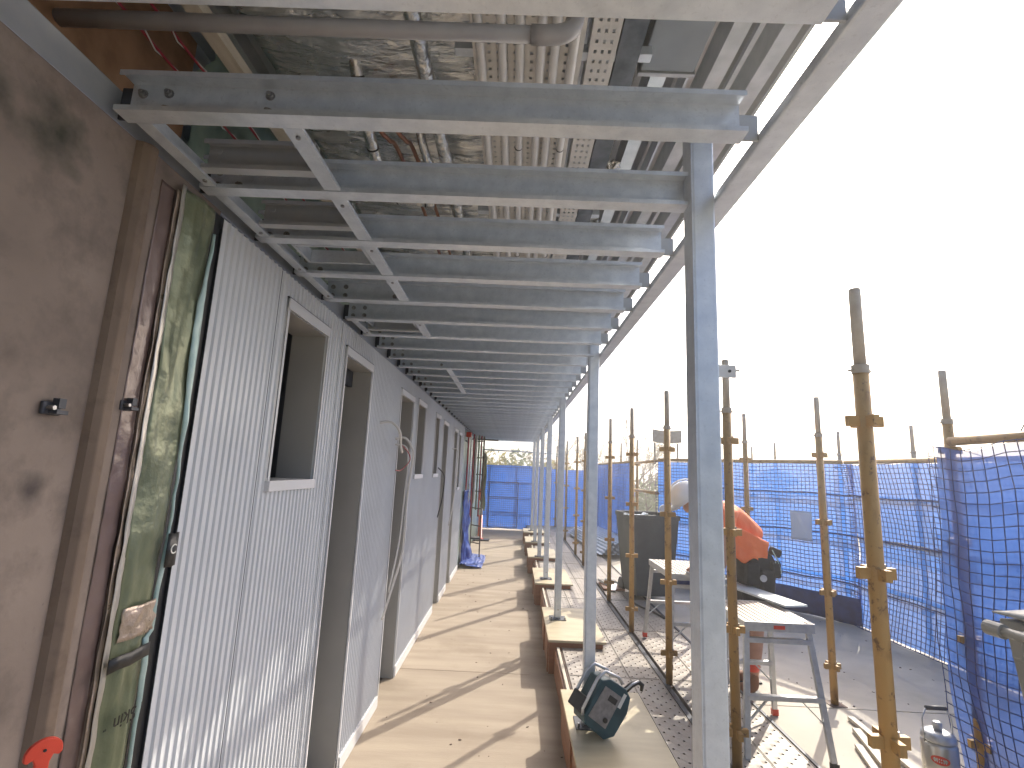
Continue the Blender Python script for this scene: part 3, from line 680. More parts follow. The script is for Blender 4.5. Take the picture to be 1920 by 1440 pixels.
# ================================================================== SCAFFOLD STANDARDS
def make_standard(x, y, top, lab, z0=.17, grp='yellow scaffold standards', levels=(.42, .92, 1.42, 1.92), fr=True, rot=0., name='scaffold_standard', mt=YEL):
    t = thing(name, (0, 0, 0), lab, 'scaffold pole', grp)
    ht = top - .30
    MB().tube([(0, 0, z0 + .004), (0, 0, ht)], .0245, 18).build('tube', mt, t, smooth=True)
    if fr:
        MB().tube([(0, 0, ht - .012), (0, 0, ht + .018)], .0275, 18).tube([(-.028, 0, ht - .002), (-.043, 0, ht - .002)], .0045, 6).tube([(.028, 0, ht - .002), (.034, 0, ht - .002)], .006, 6).build('collar', YELT, t, smooth=False)
        MB().tube([(0, 0, ht + .0185), (0, 0, top - .004), (0, 0, top)], [.0195, .0195, .017], 16).build('spigot', YELT, t, smooth=True)
        MB().box(-.055, .055, -.055, .055, z0, z0 + .004).build('foot_plate', RUST, t)
    for q, z in enumerate(levels):
        mb = MB()
        for k in range(4):
            M = Matrix.Rotation(k * math.pi / 2, 4, 'Z')
            # open V-shaped pressing
            mb.box(.022, .060, -.011, .011, z - .018, z + .018, M)
        mb.build('ledger_bracket', mt, t, bevel=.001)
        MB().tube([(.030, 0, z + .018), (.030, 0, z + .029)], .0045, 6).build('weld_lug', BOLT, t)
    t.location = (x, y, 0); t.rotation_euler = (0, 0, rot)
    return t
rows_s = [(1.2, 1.735, 2.40, 'thick yellow scaffold standard nearest the camera, right of the worker'), (1.2, 2.865, 2.39, 'yellow scaffold standard just right of the nearest post'),
          (1.2, 4.01, 2.39, 'yellow scaffold standard in front of the first trestle platform'), (1.2, 5.22, 2.40, 'yellow scaffold standard in front of the grey wheelie bin'),
          (1.2, 6.41, 2.41, 'yellow scaffold standard left of the grey wheelie bin'), (1.2, 8.70, 2.40, 'yellow scaffold standard by the second post, sixth in its row'),
          (1.2, 9.80, 2.41, 'yellow scaffold standard by the roof sheets, seventh in its row'), (1.2, 11.75, 2.44, 'distant yellow scaffold standard, eighth in its row'), (1.2, 14.6, 2.46, 'farthest yellow scaffold standard before the end netting')]
for (x, y, tp, lab) in rows_s: make_standard(x, y, tp, lab, z0=.205 if y > 1.8 else .205)
make_standard(2.335, 3.90, 2.37, 'yellow scaffold standard standing alone on the bare terrace slab', rot=.1)
make_standard(2.455, 2.87, 2.38, 'yellow scaffold standard holding the near blue netting')
make_standard(2.40, 5.30, 2.40, 'yellow scaffold standard behind the back of the worker')
make_standard(2.40, 9.98, 2.42, 'yellow scaffold standard in the gap between blue nettings')
make_standard(2.40, 11.5, 2.43, 'distant yellow scaffold standard behind the left netting panel')
for (x, y, lab) in ((4.22, 6.62, 'hazy scaffold standard behind the netting corner'), (4.4, 5.62, 'hazy scaffold standard behind the right netting'), (4.6, 9.0, 'thin far scaffold standard beyond the back netting'), (4.75, 10.2, 'thinnest far scaffold standard beyond the back netting')):
    make_standard(x, y, 2.39, lab, grp='scaffold standards outside the netting', mt=YELT)
# ledger (horizontal pipes)
def pipe(name, pts, r, lab, cat, grp, mt=YEL, n=12):
    o = MB().tube(pts, r, n).build(name, mt, smooth=True); return tag(o, lab, cat, grp)
G = 'horizontal scaffold ledgers'
pipe('scaffold_ledger', [(2.40, 2.80, 1.963), (2.40, 2.35, 1.964), (2.40, 1.2, 1.967)], .0245, 'thick yellow ledger pipe above the near blue netting', 'scaffold pipe', G)
pipe('scaffold_ledger', [(2.23, 7.9, 1.965), (3.84, 5.98, 1.965)], .024, 'long ledger pipe along the top of the back blue netting', 'scaffold pipe', G)
pipe('scaffold_ledger', [(3.86, 5.96, 1.965), (3.98, 1.6, 1.965)], .024, 'ledger pipe along the top of the right blue netting', 'scaffold pipe', G)
for z, q in ((.62, 'lower'), (1.12, 'middle'), (1.58, 'upper')):
    pipe('scaffold_ledger', [(2.35, 8.1, z), (4.02, 6.1, z)], .022, q + ' ledger pipe dimly seen behind the back netting', 'scaffold pipe', G, mt=YELT)
    pipe('scaffold_ledger', [(4.02, 6.1, z), (4.12, 1.6, z)], .022, q + ' ledger pipe dimly seen behind the right netting', 'scaffold pipe', G, mt=YELT)
pipe('scaffold_ledger', [(2.23, 7.95, 1.95), (2.3, 10.0, 1.95)], .024, 'upper ledger pipe crossing the gap between nettings', 'scaffold pipe', G)
pipe('scaffold_ledger', [(2.23, 7.95, 1.45), (2.3, 10.0, 1.45)], .024, 'lower ledger pipe crossing the gap between nettings', 'scaffold pipe', G)
pipe('scaffold_ledger', [(2.3, 10.0, 1.975), (2.25, 15.0, 1.975)], .024, 'ledger pipe along the top of the far left netting panel', 'scaffold pipe', G)
pipe('scaffold_ledger', [(-1.0, 14.8, 2.28), (1.2, 14.9, 2.25)], .02, 'thin ledger pipe crossing the sky at the end of the walkway', 'scaffold pipe', G, mt=GALVD)
for i, (p0, p1) in enumerate((((5.0, 7.2, 1.9), (5.05, 7.2, 2.28)), ((4.05, 5.5, 1.9), (3.98, 5.5, 2.26)), ((3.9, 7.9, 1.9), (3.9, 7.9, 2.3)), ((4.35, 4.6, 1.97), (4.25, 4.9, 2.1)), ((2.58, 2.62, 1.96), (2.66, 2.6, 2.15)))):
    pipe('tie_wire', [p0, tuple((Vector(p0) + Vector(p1)) / 2 + Vector((.012, 0, 0))), p1], .0035, 'thin dark wire sticking up above the netting, %s of five' % ordw(i), 'wire', 'wires poking above the netting', BLACK, 5)

# ================================================================== NETTING
def netting(name, lab, P, U, V, cell, mt, clothmt, cloth_off, loc, cat='safety netting', grp='blue safety netting panels', r=.0022, amp=.02, extra=None, clothP=None, nc=(60, 26)):
    """P(s,z)->point on undisturbed surface, s in metres 0..U, z in 0..V"""
    t = thing(name, loc, lab, cat, grp)
    def W(s, z):
        p = Vector(P(s, z)); nrm = (Vector(P(s + .01, z)) - Vector(P(max(0, s - .01), z))).cross(Vector((0, 0, 1)))
        nrm = nrm.normalized() if nrm.length > 1e-6 else Vector((0, 1, 0))
        d = amp * (hn(s * 2.1, z * 1.2, loc[0]) + .5 * hn(s * 6, z * 4, loc[1]))
        jig = .012 * hn(s * 3, z * 3, 4.2 + loc[0])
        return p + nrm * d + Vector((0, 0, jig + .02 * hn(s * 1.2, z * .7, 8)))
    mb = MB()
    nu = int(U / cell); nv = int(V / cell)
    for i in range(nu + 1):
        s = i * U / nu; pts = [W(s + .004 * hn(i * 1.7, q * .4), q * V / (nv // 2)) for q in range(nv // 2 + 1)]
        mb.tube(pts, r, 3, caps=False)
    for j in range(nv + 1):
        z = j * V / nv; pts = [W(q * U / (nu // 2), z + .005 * hn(j * 2.3, q * .3)) for q in range(nu // 2 + 1)]
        mb.tube(pts, r * 1.2, 3, caps=False)
    mb.build('net', mt, t)
    CP = clothP or (lambda s, z: (s, z))
    def cl(u, v):
        s, z = CP(u * U, v * V); s2 = min(U, max(0, s))
        p = W(s, z); nrm = (Vector(P(s2 + .01, z)) - Vector(P(max(0, s2 - .01), z))).cross(Vector((0, 0, 1))).normalized()
        sag = .02 * math.sin((z * 2 % 1) * math.pi)
        return p + nrm * (cloth_off + .02 * hn(s * 5, z * 3, 31) + sag * (1 if cloth_off > 0 else -1))
    MB().grid(cl, *nc).build('tarp', clothmt, t, smooth=True)
    if extra: extra(t, W)
    return t
ZB = .18
# back net: from (2.23,7.95) to the corner (3.84,5.99)
A = Vector((2.2, 7.95, 0)); B = Vector((3.90, 5.92, 0)); LB = (B - A).length
def Pb(s, z): p = A + (B - A) * (s / LB); return (p.x, p.y, ZB + z)
def bands(t, W, U, levels=(.42, .95, 1.40), r=.010, o=.045, post=None):
    for z in levels:
        pts = [W(U * q / 30, z) + Vector((.0, o, 0)) for q in range(31)]
        MB().tube(pts, r, 6).build('seam', NET, t, smooth=True)
netting('safety_net', 'long blue netting with tarp behind the worker', Pb, LB, 1.76, .045, NET, TARP, -.05, (3, 7, ZB), r=.0040, extra=lambda t, W: (bands(t, W, LB), MB().grid(lambda u, v: W(u * LB, v * .28) + Vector((-.01, -.015 - .012 * math.sin(v * 3.1), 0)), 50, 6).build('bottom_fold', TARPN, t, smooth=True, solid=.003)))
# right net
A2 = Vector((3.83, 6.03, 0)); B2 = Vector((3.95, 2.1, 0)); L2 = (B2 - A2).length
def Pr(s, z): p = A2 + (B2 - A2) * (s / L2); return (p.x + .10 * math.sin(z * 1.7), p.y, ZB + z)
netting('safety_net', 'blue netting with tarp along the right side of the terrace', Pr, L2, 1.76, .05, NET, TARP, -.06, (4, 4, ZB), r=.0036, extra=lambda t, W: bands(t, W, L2, r=.008, o=0))
# left far net x 2.25, y 10..15
def Pl(s, z): return (2.28 - .01 * s, 10.0 + s, ZB + z)
netting('safety_net', 'blue tarp netting panel left of the grey bin, behind the posts', Pl, 5.0, 1.78, .07, NET, TARPG, .04, (2.3, 12, ZB), r=.0045)
# end panels
def Pe(s, z): return (1.1 + s, 15.05, ZB + z)
netting('safety_net', 'blue netting in shade beyond the far posts', Pe, 1.2, 1.62, .06, NET, TARPG, -.04, (1.7, 15, ZB), r=.005)
def endframe(t, W):
    mb = MB(); y = 15.14
    for x in (-.70, .10): mb.tube([(x, y, .05), (x, y, 1.86)], .02, 8)
    for z in (.46, .93, 1.38, 1.84): mb.tube([(-.95, y, z), (1.1, y, z)], .016, 8)
    mb.build('frame', DARKST, t, smooth=True)
    m2 = MB(); y = 14.96
    for x in (-.72, .12): m2.tube([(x, y, .08), (x, y, 1.36)], .014, 6)
    for z in (.08, .50, .94, 1.36): m2.tube([(-.72, y, z), (.12, y, z)], .012, 6)
    m2.build('net_hems', NET, t, smooth=True)
def Pend(s, z): return (-.95 + s, 15.02, .05 + z)
netting('end_screen', 'blue netting screen closing the far end of the walkway', Pend, 2.05, 1.80, .06, NET, TARPG, -.05, (0, 15, .05), r=.0055, extra=endframe)
# near drape on the right, hanging from the ledger and bulging outwards
def Pn(s, z):
    v = z / 1.74; y = 2.94 - s * (1.0) ; fl = (1 - v)
    return (2.345 + .05 * fl * fl + .02 * math.sin(s * 9 + z * 2), y + .05 * math.sin(z * 3.0) - .02 * fl, ZB + z + .02 * math.cos(s * 12) * v + .03 * s)
netting('safety_net', 'near blue netting draped from the thick yellow pipe at the right edge', Pn, 1.6, 1.74, .056, NET, DRAPE, -.022, (2.5, 2.4, ZB), r=.0026, amp=.035, nc=(60, 50))
# papers pinned to the netting
for (x, y, z, w_, h_, a, lab) in ((3.50, 6.28, 1.20, .24, .34, -50, 'white notice sheet pinned on the back netting, right part'), (2.72, 7.24, 1.78, .30, .30, -50, 'pale notice sheet at the top of the back netting')):
    M = Matrix.Translation((x, y, z)) @ Matrix.Rotation(R(a), 4, 'Z')
    o = MB().grid(lambda u, v: M @ Vector(((u - .5) * w_, -.035 + .012 * math.sin(u * 5 + v * 3), (v - .5) * h_)), 10, 10).build('notice_sheet', PAPER, smooth=True, solid=.0012)
    tag(o, lab, 'paper', 'notice sheets on the netting')
# red caps seen through the right netting
for i, (y, z) in enumerate(((4.78, .86), (4.64, .36), (5.05, 1.23))):
    x = 4.12
    o = MB().lathe([(.045, 0), (.045, .05), (.035, .11), (.01, .13)] if i < 2 else [(.02, 0), (.02, .03), (.01, .04)], 14, (x, y, z)).build('red_cone', REDP, smooth=True)
    tag(o, ['large red plastic cap glimpsed through the right netting', 'low red plastic cap behind the right netting', 'tiny red cap high behind the right netting'][i], 'cap', 'red caps behind the right netting')
# green cloth hung on netting behind the helmet
o = MB().grid(lambda u, v: (2.62 - .36 * v + .16 * u, 6.85 + .02 * hn(u * 5, v * 5), 1.93 - .42 * v + .02 * hn(u * 3, v * 9) - .12 * u), 12, 16).build('green_cloth', mat('green_cloth', (.04, .07, .055), .8, 0, (.06, .10, .075), 9), smooth=True, solid=.006)
tag(o, 'dark green cloth slung on the netting behind the helmet', 'cloth')

# ================================================================== TERRACE OBJECTS
# wheelie bin
def wheelie(name, loc, rot, mtb, lab, s=1., lid=False, group=None):
    t = thing(name, (0, 0, 0), lab, 'wheelie bin', group)
    W0, D0, W1, D1, Ht = .44 * s, .50 * s, .60 * s, .66 * s, 1.0 * s
    mb = MB(); base = []
    for (w_, d_, z) in ((W0, D0, .06), (W0 * 1.02, D0 * 1.02, .09), (W1 * .96, D1 * .96, Ht - .06), (W1 * .96, D1 * .96, Ht)):
        base.append([(x * w_ / 2, y * d_ / 2, z) for (x, y) in ((-1, -1), (1, -1), (1, 1), (-1, 1))])
    vs = [p for r_ in base for p in r_]; n_ = len(base)
    inner = [(x * (W1 * .96 / 2 - .012), y * (D1 * .96 / 2 - .012), Ht) for (x, y) in ((-1, -1), (1, -1), (1, 1), (-1, 1))]
    inb = [(x * (W0 / 2 - .015), y * (D0 / 2 - .015), .2) for (x, y) in ((-1, -1), (1, -1), (1, 1), (-1, 1))]
    vs += inner + inb; fs = [(3, 2, 1, 0)]
    for i in range(n_ - 1):
        for k in range(4): k2 = (k + 1) % 4; fs.append((i * 4 + k, i * 4 + k2, (i + 1) * 4 + k2, (i + 1) * 4 + k))
    o_ = (n_ - 1) * 4
    for k in range(4): k2 = (k + 1) % 4; fs.append((o_ + k, o_ + k2, o_ + 4 + k2, o_ + 4 + k)); fs.append((o_ + 4 + k, o_ + 4 + k2, o_ + 8 + k2, o_ + 8 + k))
    fs.append((o_ + 8, o_ + 9, o_ + 10, o_ + 11))
    mb.add(vs, fs); mb.build('body', mtb, t, bevel=.02)
    rm = MB(); a, b = W1 / 2, D1 / 2
    for (x0, x1, y0, y1) in ((-a, a, -b, -b + .03), (-a, a, b - .03, b), (-a, -a + .03, -b + .0305, b - .0305), (a - .03, a, -b + .0305, b - .0305)): rm.box(x0, x1, y0, y1, Ht - .045, Ht + .012)
    rm.build('rim', mtb, t, bevel=.006)
    for x in (-1, 1):
        wh = MB().tube([(x * .22 * s - .02, D0 / 2 + .03, .09), (x * .22 * s + .02, D0 / 2 + .03, .09)], .09, 20).build('wheel', BLACK, t, smooth=False)
    MB().tube([(-.22 * s, D0 / 2 + .03, .09), (.22 * s, D0 / 2 + .03, .09)], .01, 8).build('axle', DARKST, t)
    for x in (-1, 1): MB().box(x * .17 - .02, x * .17 + .02, D1 / 2, D1 / 2 + .10, Ht - .09, Ht + .0).build('handle_arm', mtb, t, bevel=.006)
    MB().tube([(-.24, D1 / 2 + .095, Ht - .01), (.24, D1 / 2 + .095, Ht - .01)], .017, 14).build('handle', mtb, t, smooth=True)
    if lid:
        MB().grid(lambda u, v: ((u - .5) * W1 * 1.04, (v - .5) * D1 * 1.06 - .01, Ht + .03 + .05 * math.sin(math.pi * v) ** .5 * math.sin(math.pi * min(1, max(0, u))) ** .4), 20, 20).build('lid', mtb, t, smooth=True, solid=.006)
        for x in (-1, 1): MB().tube([(x * .24 - .03, D1 / 2 + .095, Ht - .01), (x * .24 + .03, D1 / 2 + .095, Ht - .01)], .026, 14).build('hinge_knuckle', mtb, t, smooth=False)
    t.location = loc; t.rotation_euler = (0, 0, rot)
    return t
wheelie('wheelie_bin', (1.74, 6.75, .2), R(8), BING, 'large dark grey open wheelie bin on the deck behind the standards', 1.02)
wheelie('wheelie_bin', (2.22, 1.74, .17), R(94), BINN, 'olive grey wheelie bin with handle cut by the right picture edge', 1.05, lid=True)
o = MB().grid(lambda u, v: (1.40 + .28 * u, 6.42 + .14 * v + .01 * hn(u * 8, v * 8), 1.222 + .02 * hn(u * 6, v * 6) + .02 * (u > .8)), 14, 8).build('white_liner', PAPER, smooth=True, solid=.003)
tag(o, 'white liner bag folded over the rim of the open bin', 'bag')
t = thing('drop_saw', (1.93, 6.5, 1.22), 'black and white power tool resting on the corner of the bin', 'power tool')
MB().box(1.80, 2.02, 6.40, 6.52, 1.232, 1.27).build('base', BLACK, t, bevel=.006)
MB().tube([(1.88, 6.44, 1.31), (1.88, 6.48, 1.31)], .05, 18).build('guard', TRIM, t)
MB().tube([(1.93, 6.46, 1.33), (2.0, 6.46, 1.36), (2.05, 6.46, 1.31)], .02, 10).build('grip', BLACK, t, smooth=True)

# trestle platforms
def trestle(x0, x1, y0, y1, zt, lab, zb=.215, splay=.05):
    t = thing('trestle_platform', ((x0 + x1) / 2, (y0 + y1) / 2, zb), lab, 'trestle', 'aluminium work platforms')
    d = MB(); n_ = 11; w_ = (x1 - x0) / n_
    for i in range(n_): d.box(x0 + i * w_ + .006, x0 + (i + 1) * w_ - .004, y0 + .004, y1 - .004, zt - .012, zt)
    d.box(x0 + .003, x1 - .003, y0 + .003, y1 - .003, zt - .018, zt - .0125); d.build('tread', ALUT, t)
    f = MB(); f.box(x0 - .002, x1 + .002, y0 - .002, y0 + .002, zt - .05, zt + .001); f.box(x0 - .002, x1 + .002, y1 - .002, y1 + .002, zt - .05, zt + .001)
    f.box(x0 - .004, x0 + .001, y0, y1, zt - .05, zt + .001); f.box(x1 - .001, x1 + .004, y0, y1, zt - .05, zt + .001); f.build('edge_frame', ALU, t, bevel=.001)
    MB().box((x0 + x1) / 2 - .035, (x0 + x1) / 2 + .03, y0 - .0035, y0 - .0022, zt - .035, zt - .015).build('red_sticker', REDP, t)
    for (yy, sg) in ((y0 + .03, -1), (y1 - .03, 1)):
        L = [(x0 + .02, -1), (x1 - .02, 1)]
        ends = []
        for (xx, sx) in L:
            p0 = Vector((xx, yy, zt - .05)); p1 = Vector((xx + sx * splay, yy + sg * splay * 1.6, zb + .02))
            lg = MB().bar(p0, p1, .032, .022, up=(0, 1, 0)).build('leg', ALU, t, bevel=.002)
            MB().bar(p1 + Vector((0, 0, .02)), p1 - Vector((0, 0, .018)), .038, .030, up=(0, 1, 0)).build('rubber_foot', BLACK if yy < y0 + .1 or zt > 1 else REDP, lg)
            ends.append((p0, p1))
        for q in (.08, .52):
            a = ends[0][0].lerp(ends[0][1], q); b = ends[1][0].lerp(ends[1][1], q)
            MB().bar(a, b, .034, .026, up=(0, 0, 1)).build('rung', ALU, t, bevel=.002)
        for (i0, i1) in ((0, 1), (1, 0)):
            a = ends[i0][0].lerp(ends[i0][1], .72); b = ends[i0][0].lerp(ends[i1][0], .28).lerp(ends[i0][1].lerp(ends[i1][1], .28), .53)
            MB().bar(a, b, .014, .006).build('brace', ALU, t)
    return t
trestle(1.365, 1.765, 3.10, 3.62, .90, 'aluminium work trestle in front of the worker, nearer of the two', zb=.172, splay=.055)
trestle(1.31, 1.75, 4.30, 4.98, .93, 'aluminium work trestle left of the nearest post, farther of the two', zb=.225)
t = thing('fibre_cement_board', (1.75, 3.7, .95), 'pale green board offcut laid across the nearer trestle', 'board')
Mb = Matrix.Translation((1.735, 3.82, .925)) @ Matrix.Rotation(R(14), 4, 'Z')
MB().box(-.085, .085, -.42, .42, -.006, .006, Mb).build('board', BOARD, t)
# timber offcuts
for i, (a, b, w_, lab) in enumerate((((2.29, 3.66, .185), (2.24, 3.0, .185), .04, 'longest pale timber stick lying on the terrace'), ((2.22, 3.50, .185), (2.07, 2.95, .185), .045, 'pale timber stick next to the longest one'),
                                   ((2.10, 3.30, .184), (1.99, 2.95, .184), .04, 'short timber offcut nearest the rusty rail'), ((2.36, 3.42, .184), (2.28, 3.30, .184), .05, 'small flat timber chip by the yellow standard'))):
    o = MB().bar(a, b, w_, .022).build('timber_offcut', TIMB, bevel=.002); tag(o, lab, 'timber', 'timber offcuts on the terrace')
# big steel flask
t = thing('steel_flask', (2.31, 2.90, .17), 'large brushed steel flask with a red oval badge, bottom right', 'flask')
fx, fy = 2.185, 2.80; FS = .86
MB().lathe([(.080, .172), (.088, .18), (.088, .49), (.080, .51)], 32, (fx, fy, 0)).build('body', STEELB, t, smooth=True)
MB().lathe([(.084, .5105), (.086, .52), (.080, .545), (.05, .56)], 32, (fx, fy, 0)).build('lid', ALU, t, smooth=True)
MB().lathe([(.022, .561), (.024, .60), (.018, .606)], 16, (fx, fy, 0)).build('spout', ALU, t, smooth=True)
for sx in (-1, 1): MB().tube([(fx + sx * .084, fy, .50), (fx + sx * .086, fy, .62), (fx + sx * .06, fy, .675)], .004, 8).build('handle_wire', ALU, t, smooth=True)
MB().tube([(fx - .058, fy, .678), (fx + .058, fy, .678)], .012, 12).build('grip', DARKST, t, smooth=True)
dcam = Vector((-fx, -fy, 0)).normalized(); sd_ = Vector((-dcam.y, dcam.x, 0))
mb = MB(); ring = []
for k in range(20):
    a = 2 * math.pi * k / 20; th = .045 * math.cos(a) / .089
    ring.append(Vector((fx, fy, .43 + .024 * math.sin(a))) + dcam * (.0895 * math.cos(th)) + sd_ * (.0895 * math.sin(th)))
cc = Vector((fx, fy, .43)) + dcam * .090
mb.add([cc] + ring, [(0, 1 + k, 1 + (k + 1) % 20) for k in range(20)]).build('badge', REDP, t)
mb = MB()
for z in (.437, .423):
    for k in range(6):
        a = (k - 2.5) * .11
        p = Vector((fx, fy, z)) + dcam * (.0912 * math.cos(a)) + sd_ * (.0912 * math.sin(a))
        mb.bar(p - Vector((0, 0, .0035)), p + Vector((0, 0, .0035)) , .005, .0006, up=dcam)
mb.build('badge_marks', WINK, t)
for ch in t.children: ch.scale = (FS, FS, FS); ch.location = Vector((fx, fy, .17)) - t.location - FS * (Vector((fx, fy, .17)) - t.location)
# roof sheets stacked on the deck
for i in range(5):
    t0 = Vector((1.36 + .03 * i, 12.9 - .05 * i, .27 + .035 * i)); t1 = Vector((1.62 + .06 * i, 9.6 + .1 * i, .26 + .035 * i))
    mb = MB(); side = Vector((1, .12, 0)).normalized()
    pts = []
    for q in range(6): b0 = q * .11; pts += [(b0, 0), (b0 + .06, 0), (b0 + .07, .028), (b0 + .10, .028)]
    vs = [t0 + side * u + Vector((0, 0, v)) for (u, v) in pts] + [t1 + side * u + Vector((0, 0, v)) for (u, v) in pts]
    nn = len(pts); mb.add(vs, [(k, k + 1, nn + k + 1, nn + k) for k in range(nn - 1)])
    o = mb.build('roof_sheet', GALV, solid=.001); tag(o, 'profiled metal roofing sheet in the stack by the blue netting, %s from the bottom' % ordw(i), 'metal sheet', 'stacked roofing sheets')
for i, (x, y, a, z) in enumerate(((1.30, 7.15, 20, .245), (1.38, 7.0, -15, .25), (1.45, 7.2, 50, .255))):
    M = Matrix.Translation((x, y, z)) @ Matrix.Rotation(R(a), 4, 'Z') @ Matrix.Rotation(R(4), 4, 'X')
    o = MB().box(-.03, .03, -.17, .17, 0, .002, M).box(-.03, -.028, -.17, .17, 0, .03, M).build('metal_offcut', ALU); tag(o, 'bright folded metal offcut beside the bin, %s of three' % ORD[i], 'metal offcut', 'metal offcuts by the bin')
o = MB().box(1.22, 1.5, 6.9, 7.3, .215, .243).build('timber_pallet', PLYEDGE, bevel=.004); tag(o, 'small brown timber pad beneath the metal offcuts', 'timber')
o = MB().tube(curve_pts([(1.45, 6.35, .23), (1.52, 6.1, .225), (1.60, 5.95, .223), (1.66, 5.7, .222)], 6), .01, 8).build('black_hose', BLACK, smooth=True); tag(o, 'short black hose on the deck in front of the bin', 'hose')
# sign plate on two legs
t = thing('sign_plate', (2.4, 8.05, 1.2), 'blank grey brown plate held up on two poles above the netting', 'sign')
MB().grid(lambda u, v: (2.18 + .46 * u, 8.05, 2.235 + .20 * v + .02 * (2 * u - 1) ** 2), 12, 4).build('plate', YELT, t, solid=.01)
for x in (2.22, 2.58): MB().tube([(x, 8.07, 1.9), (x, 8.07, 2.24)], .016, 8).build('pole', YELT, t)

# ------------------------------------------------------------------ radio
t = thing('site_radio', (.53, 3.12, .275), 'dark teal jobsite radio with grey front leaning on the plywood box', 'radio')
Mr = Matrix.Translation((.548, 3.08, .445)) @ Matrix.Rotation(R(22), 4, 'Z') @ Matrix.Rotation(R(34), 4, 'Y') @ Matrix.Scale(1.2, 4)
def rb(mb, prof, y0, y1): return mb.extr(prof, lambda u, v, q: Mr @ Vector((u, q, v)), y0, y1)
body = [(-.095, -.085), (-.075, -.115), (.055, -.125), (.095, -.09), (.105, .02), (.085, .085), (.045, .105), (-.06, .10), (-.095, .075)]
rb(MB(), body, -.055, .055).build('body', TEAL, t, bevel=.008)
fr_ = [(-.080, -.080), (.030, -.085), (.035, .065), (-.07, .065)]
rb(MB(), fr_, -.060, -.0555).build('grille', RGREY, t, bevel=.002)
rb(MB(), [(.038, .02), (.056, .02), (.056, .085), (.038, .085)], -.0572, -.0556).build('panel_strip', WINK, t)
rb(MB(), [(-.03, .02), (.02, .02), (.02, .045), (-.03, .045)], -.0615, -.0602).build('display', BLACK, t)
a = MB(); a.tube([Mr @ Vector((.005, -.0602, -.055)), Mr @ Vector((.005, -.068, -.055))], .013, 16); a.build('knob', BLACK, t)
for (x0, z0, x1, z1) in ((-.105, -.10, -.105, .09), ): 
    MB().tube([Mr @ Vector(p) for p in ((-.104, -.05, -.09), (-.118, -.05, -.07), (-.120, -.05, .07), (-.100, -.05, .115), (-.02, -.05, .128), (.01, -.05, .115))], .009, 10).build('guard_bar', ALU, t, smooth=True)
    MB().tube([Mr @ Vector(p) for p in ((-.104, .05, -.09), (-.118, .05, -.07), (-.120, .05, .07), (-.100, .05, .115), (-.02, .05, .128), (.01, .05, .115))], .009, 10).build('guard_bar', ALU, t, smooth=True)
MB().bar(Mr @ Vector((-.122, 0, -.09)), Mr @ Vector((-.122, 0, -.02)), .12, .03).build('end_bumper', BLACK, t, bevel=.006)
hd = [Mr @ Vector(p) for p in ((.075, 0, .085), (.10, 0, .135), (.125, 0, .165), (.155, 0, .165), (.165, 0, .14))]
MB().tube(hd, [.017, .016, .015, .013, .009], 10).build('handle', BLACK, t, smooth=True)
MB().tube([p + Vector((0, -.02, .012)) for p in hd[:3]], .006, 8).build('handle_trim', ALU, t, smooth=True)

# ================================================================== WORKER
def skin_mesh(name, V, E_, rad, mt, parent, sub=2, root=0):
    o0 = off(parent); me = bpy.data.meshes.new(name); me.from_pydata([Vector(v) - o0 for v in V], E_, []); me.update()
    ob = bpy.data.objects.new(name, me); C.objects.link(ob); ob.parent = parent; me.materials.append(mt)
    ob.modifiers.new('skin', 'SKIN')
    if not me.skin_vertices: me.attributes.new
    sv = me.skin_vertices[0].data
    for i, r_ in enumerate(rad):
        r_ = r_ if isinstance(r_, tuple) else (r_, r_); sv[i].radius = r_; sv[i].use_root = (i == root)
    md = ob.modifiers.new('sub', 'SUBSURF'); md.levels = sub; md.render_levels = sub
    # bake to a real mesh so that the surface is explicit
    dg = bpy.context.evaluated_depsgraph_get(); dg.update()
    nm = bpy.data.meshes.new_from_object(ob.evaluated_get(dg)); nm.name = name
    ob.modifiers.clear(); ob.data = nm
    nm.materials.clear(); nm.materials.append(mt); nm.polygons.foreach_set('use_smooth', [True] * len(nm.polygons))
    return ob
def mkskin(name, V, E_, rad, mt, parent, sub=2):
    o0 = off(parent); me = bpy.data.meshes.new(name); me.from_pydata([Vector(v) - o0 for v in V], E_, []); me.update()
    ob = bpy.data.objects.new(name, me); C.objects.link(ob); ob.parent = parent
    ob.modifiers.new('skin', 'SKIN')
    return skin_finish(ob, name, rad, mt, sub)
def skin_finish(ob, name, rad, mt, sub):
    me = ob.data
    if len(me.skin_vertices) == 0:
        bpy.context.view_layer.objects.active = ob; ob.select_set(True); bpy.ops.mesh.customdata_skin_add(); ob.select_set(False)
    sv = me.skin_vertices[0].data
    for i, r_ in enumerate(rad): sv[i].radius = r_ if isinstance(r_, tuple) else (r_, r_); sv[i].use_root = (i == 0)
    md = ob.modifiers.new('sub', 'SUBSURF'); md.levels = sub; md.render_levels = sub
    dg = bpy.context.evaluated_depsgraph_get(); dg.update()
    nm = bpy.data.meshes.new_from_object(ob.evaluated_get(dg)); ob.modifiers.clear(); ob.data = nm; nm.name = name
    nm.materials.clear(); nm.materials.append(mt); nm.polygons.foreach_set('use_smooth', [True] * len(nm.polygons))
    return ob
WY = 4.12
p = thing('person', (1.85, WY, .17), 'worker in orange shirt, black shorts and white hard hat bending over the bench', 'person')
hip = (1.86, WY, 1.14); sp1 = (1.81, WY, 1.25); sp2 = (1.70, WY, 1.36); chest = (1.60, WY, 1.43); neck = (1.48, WY, 1.50); head0 = (1.42, WY, 1.50); head1 = (1.37, WY, 1.52)
V = [hip, sp1, sp2, chest, neck, head0, head1]; rad = [(.13, .15), (.12, .14), (.12, .15), (.11, .16), .055, .085, .09]
Ed = [(0, 1), (1, 2), (2, 3), (3, 4), (4, 5), (5, 6)]
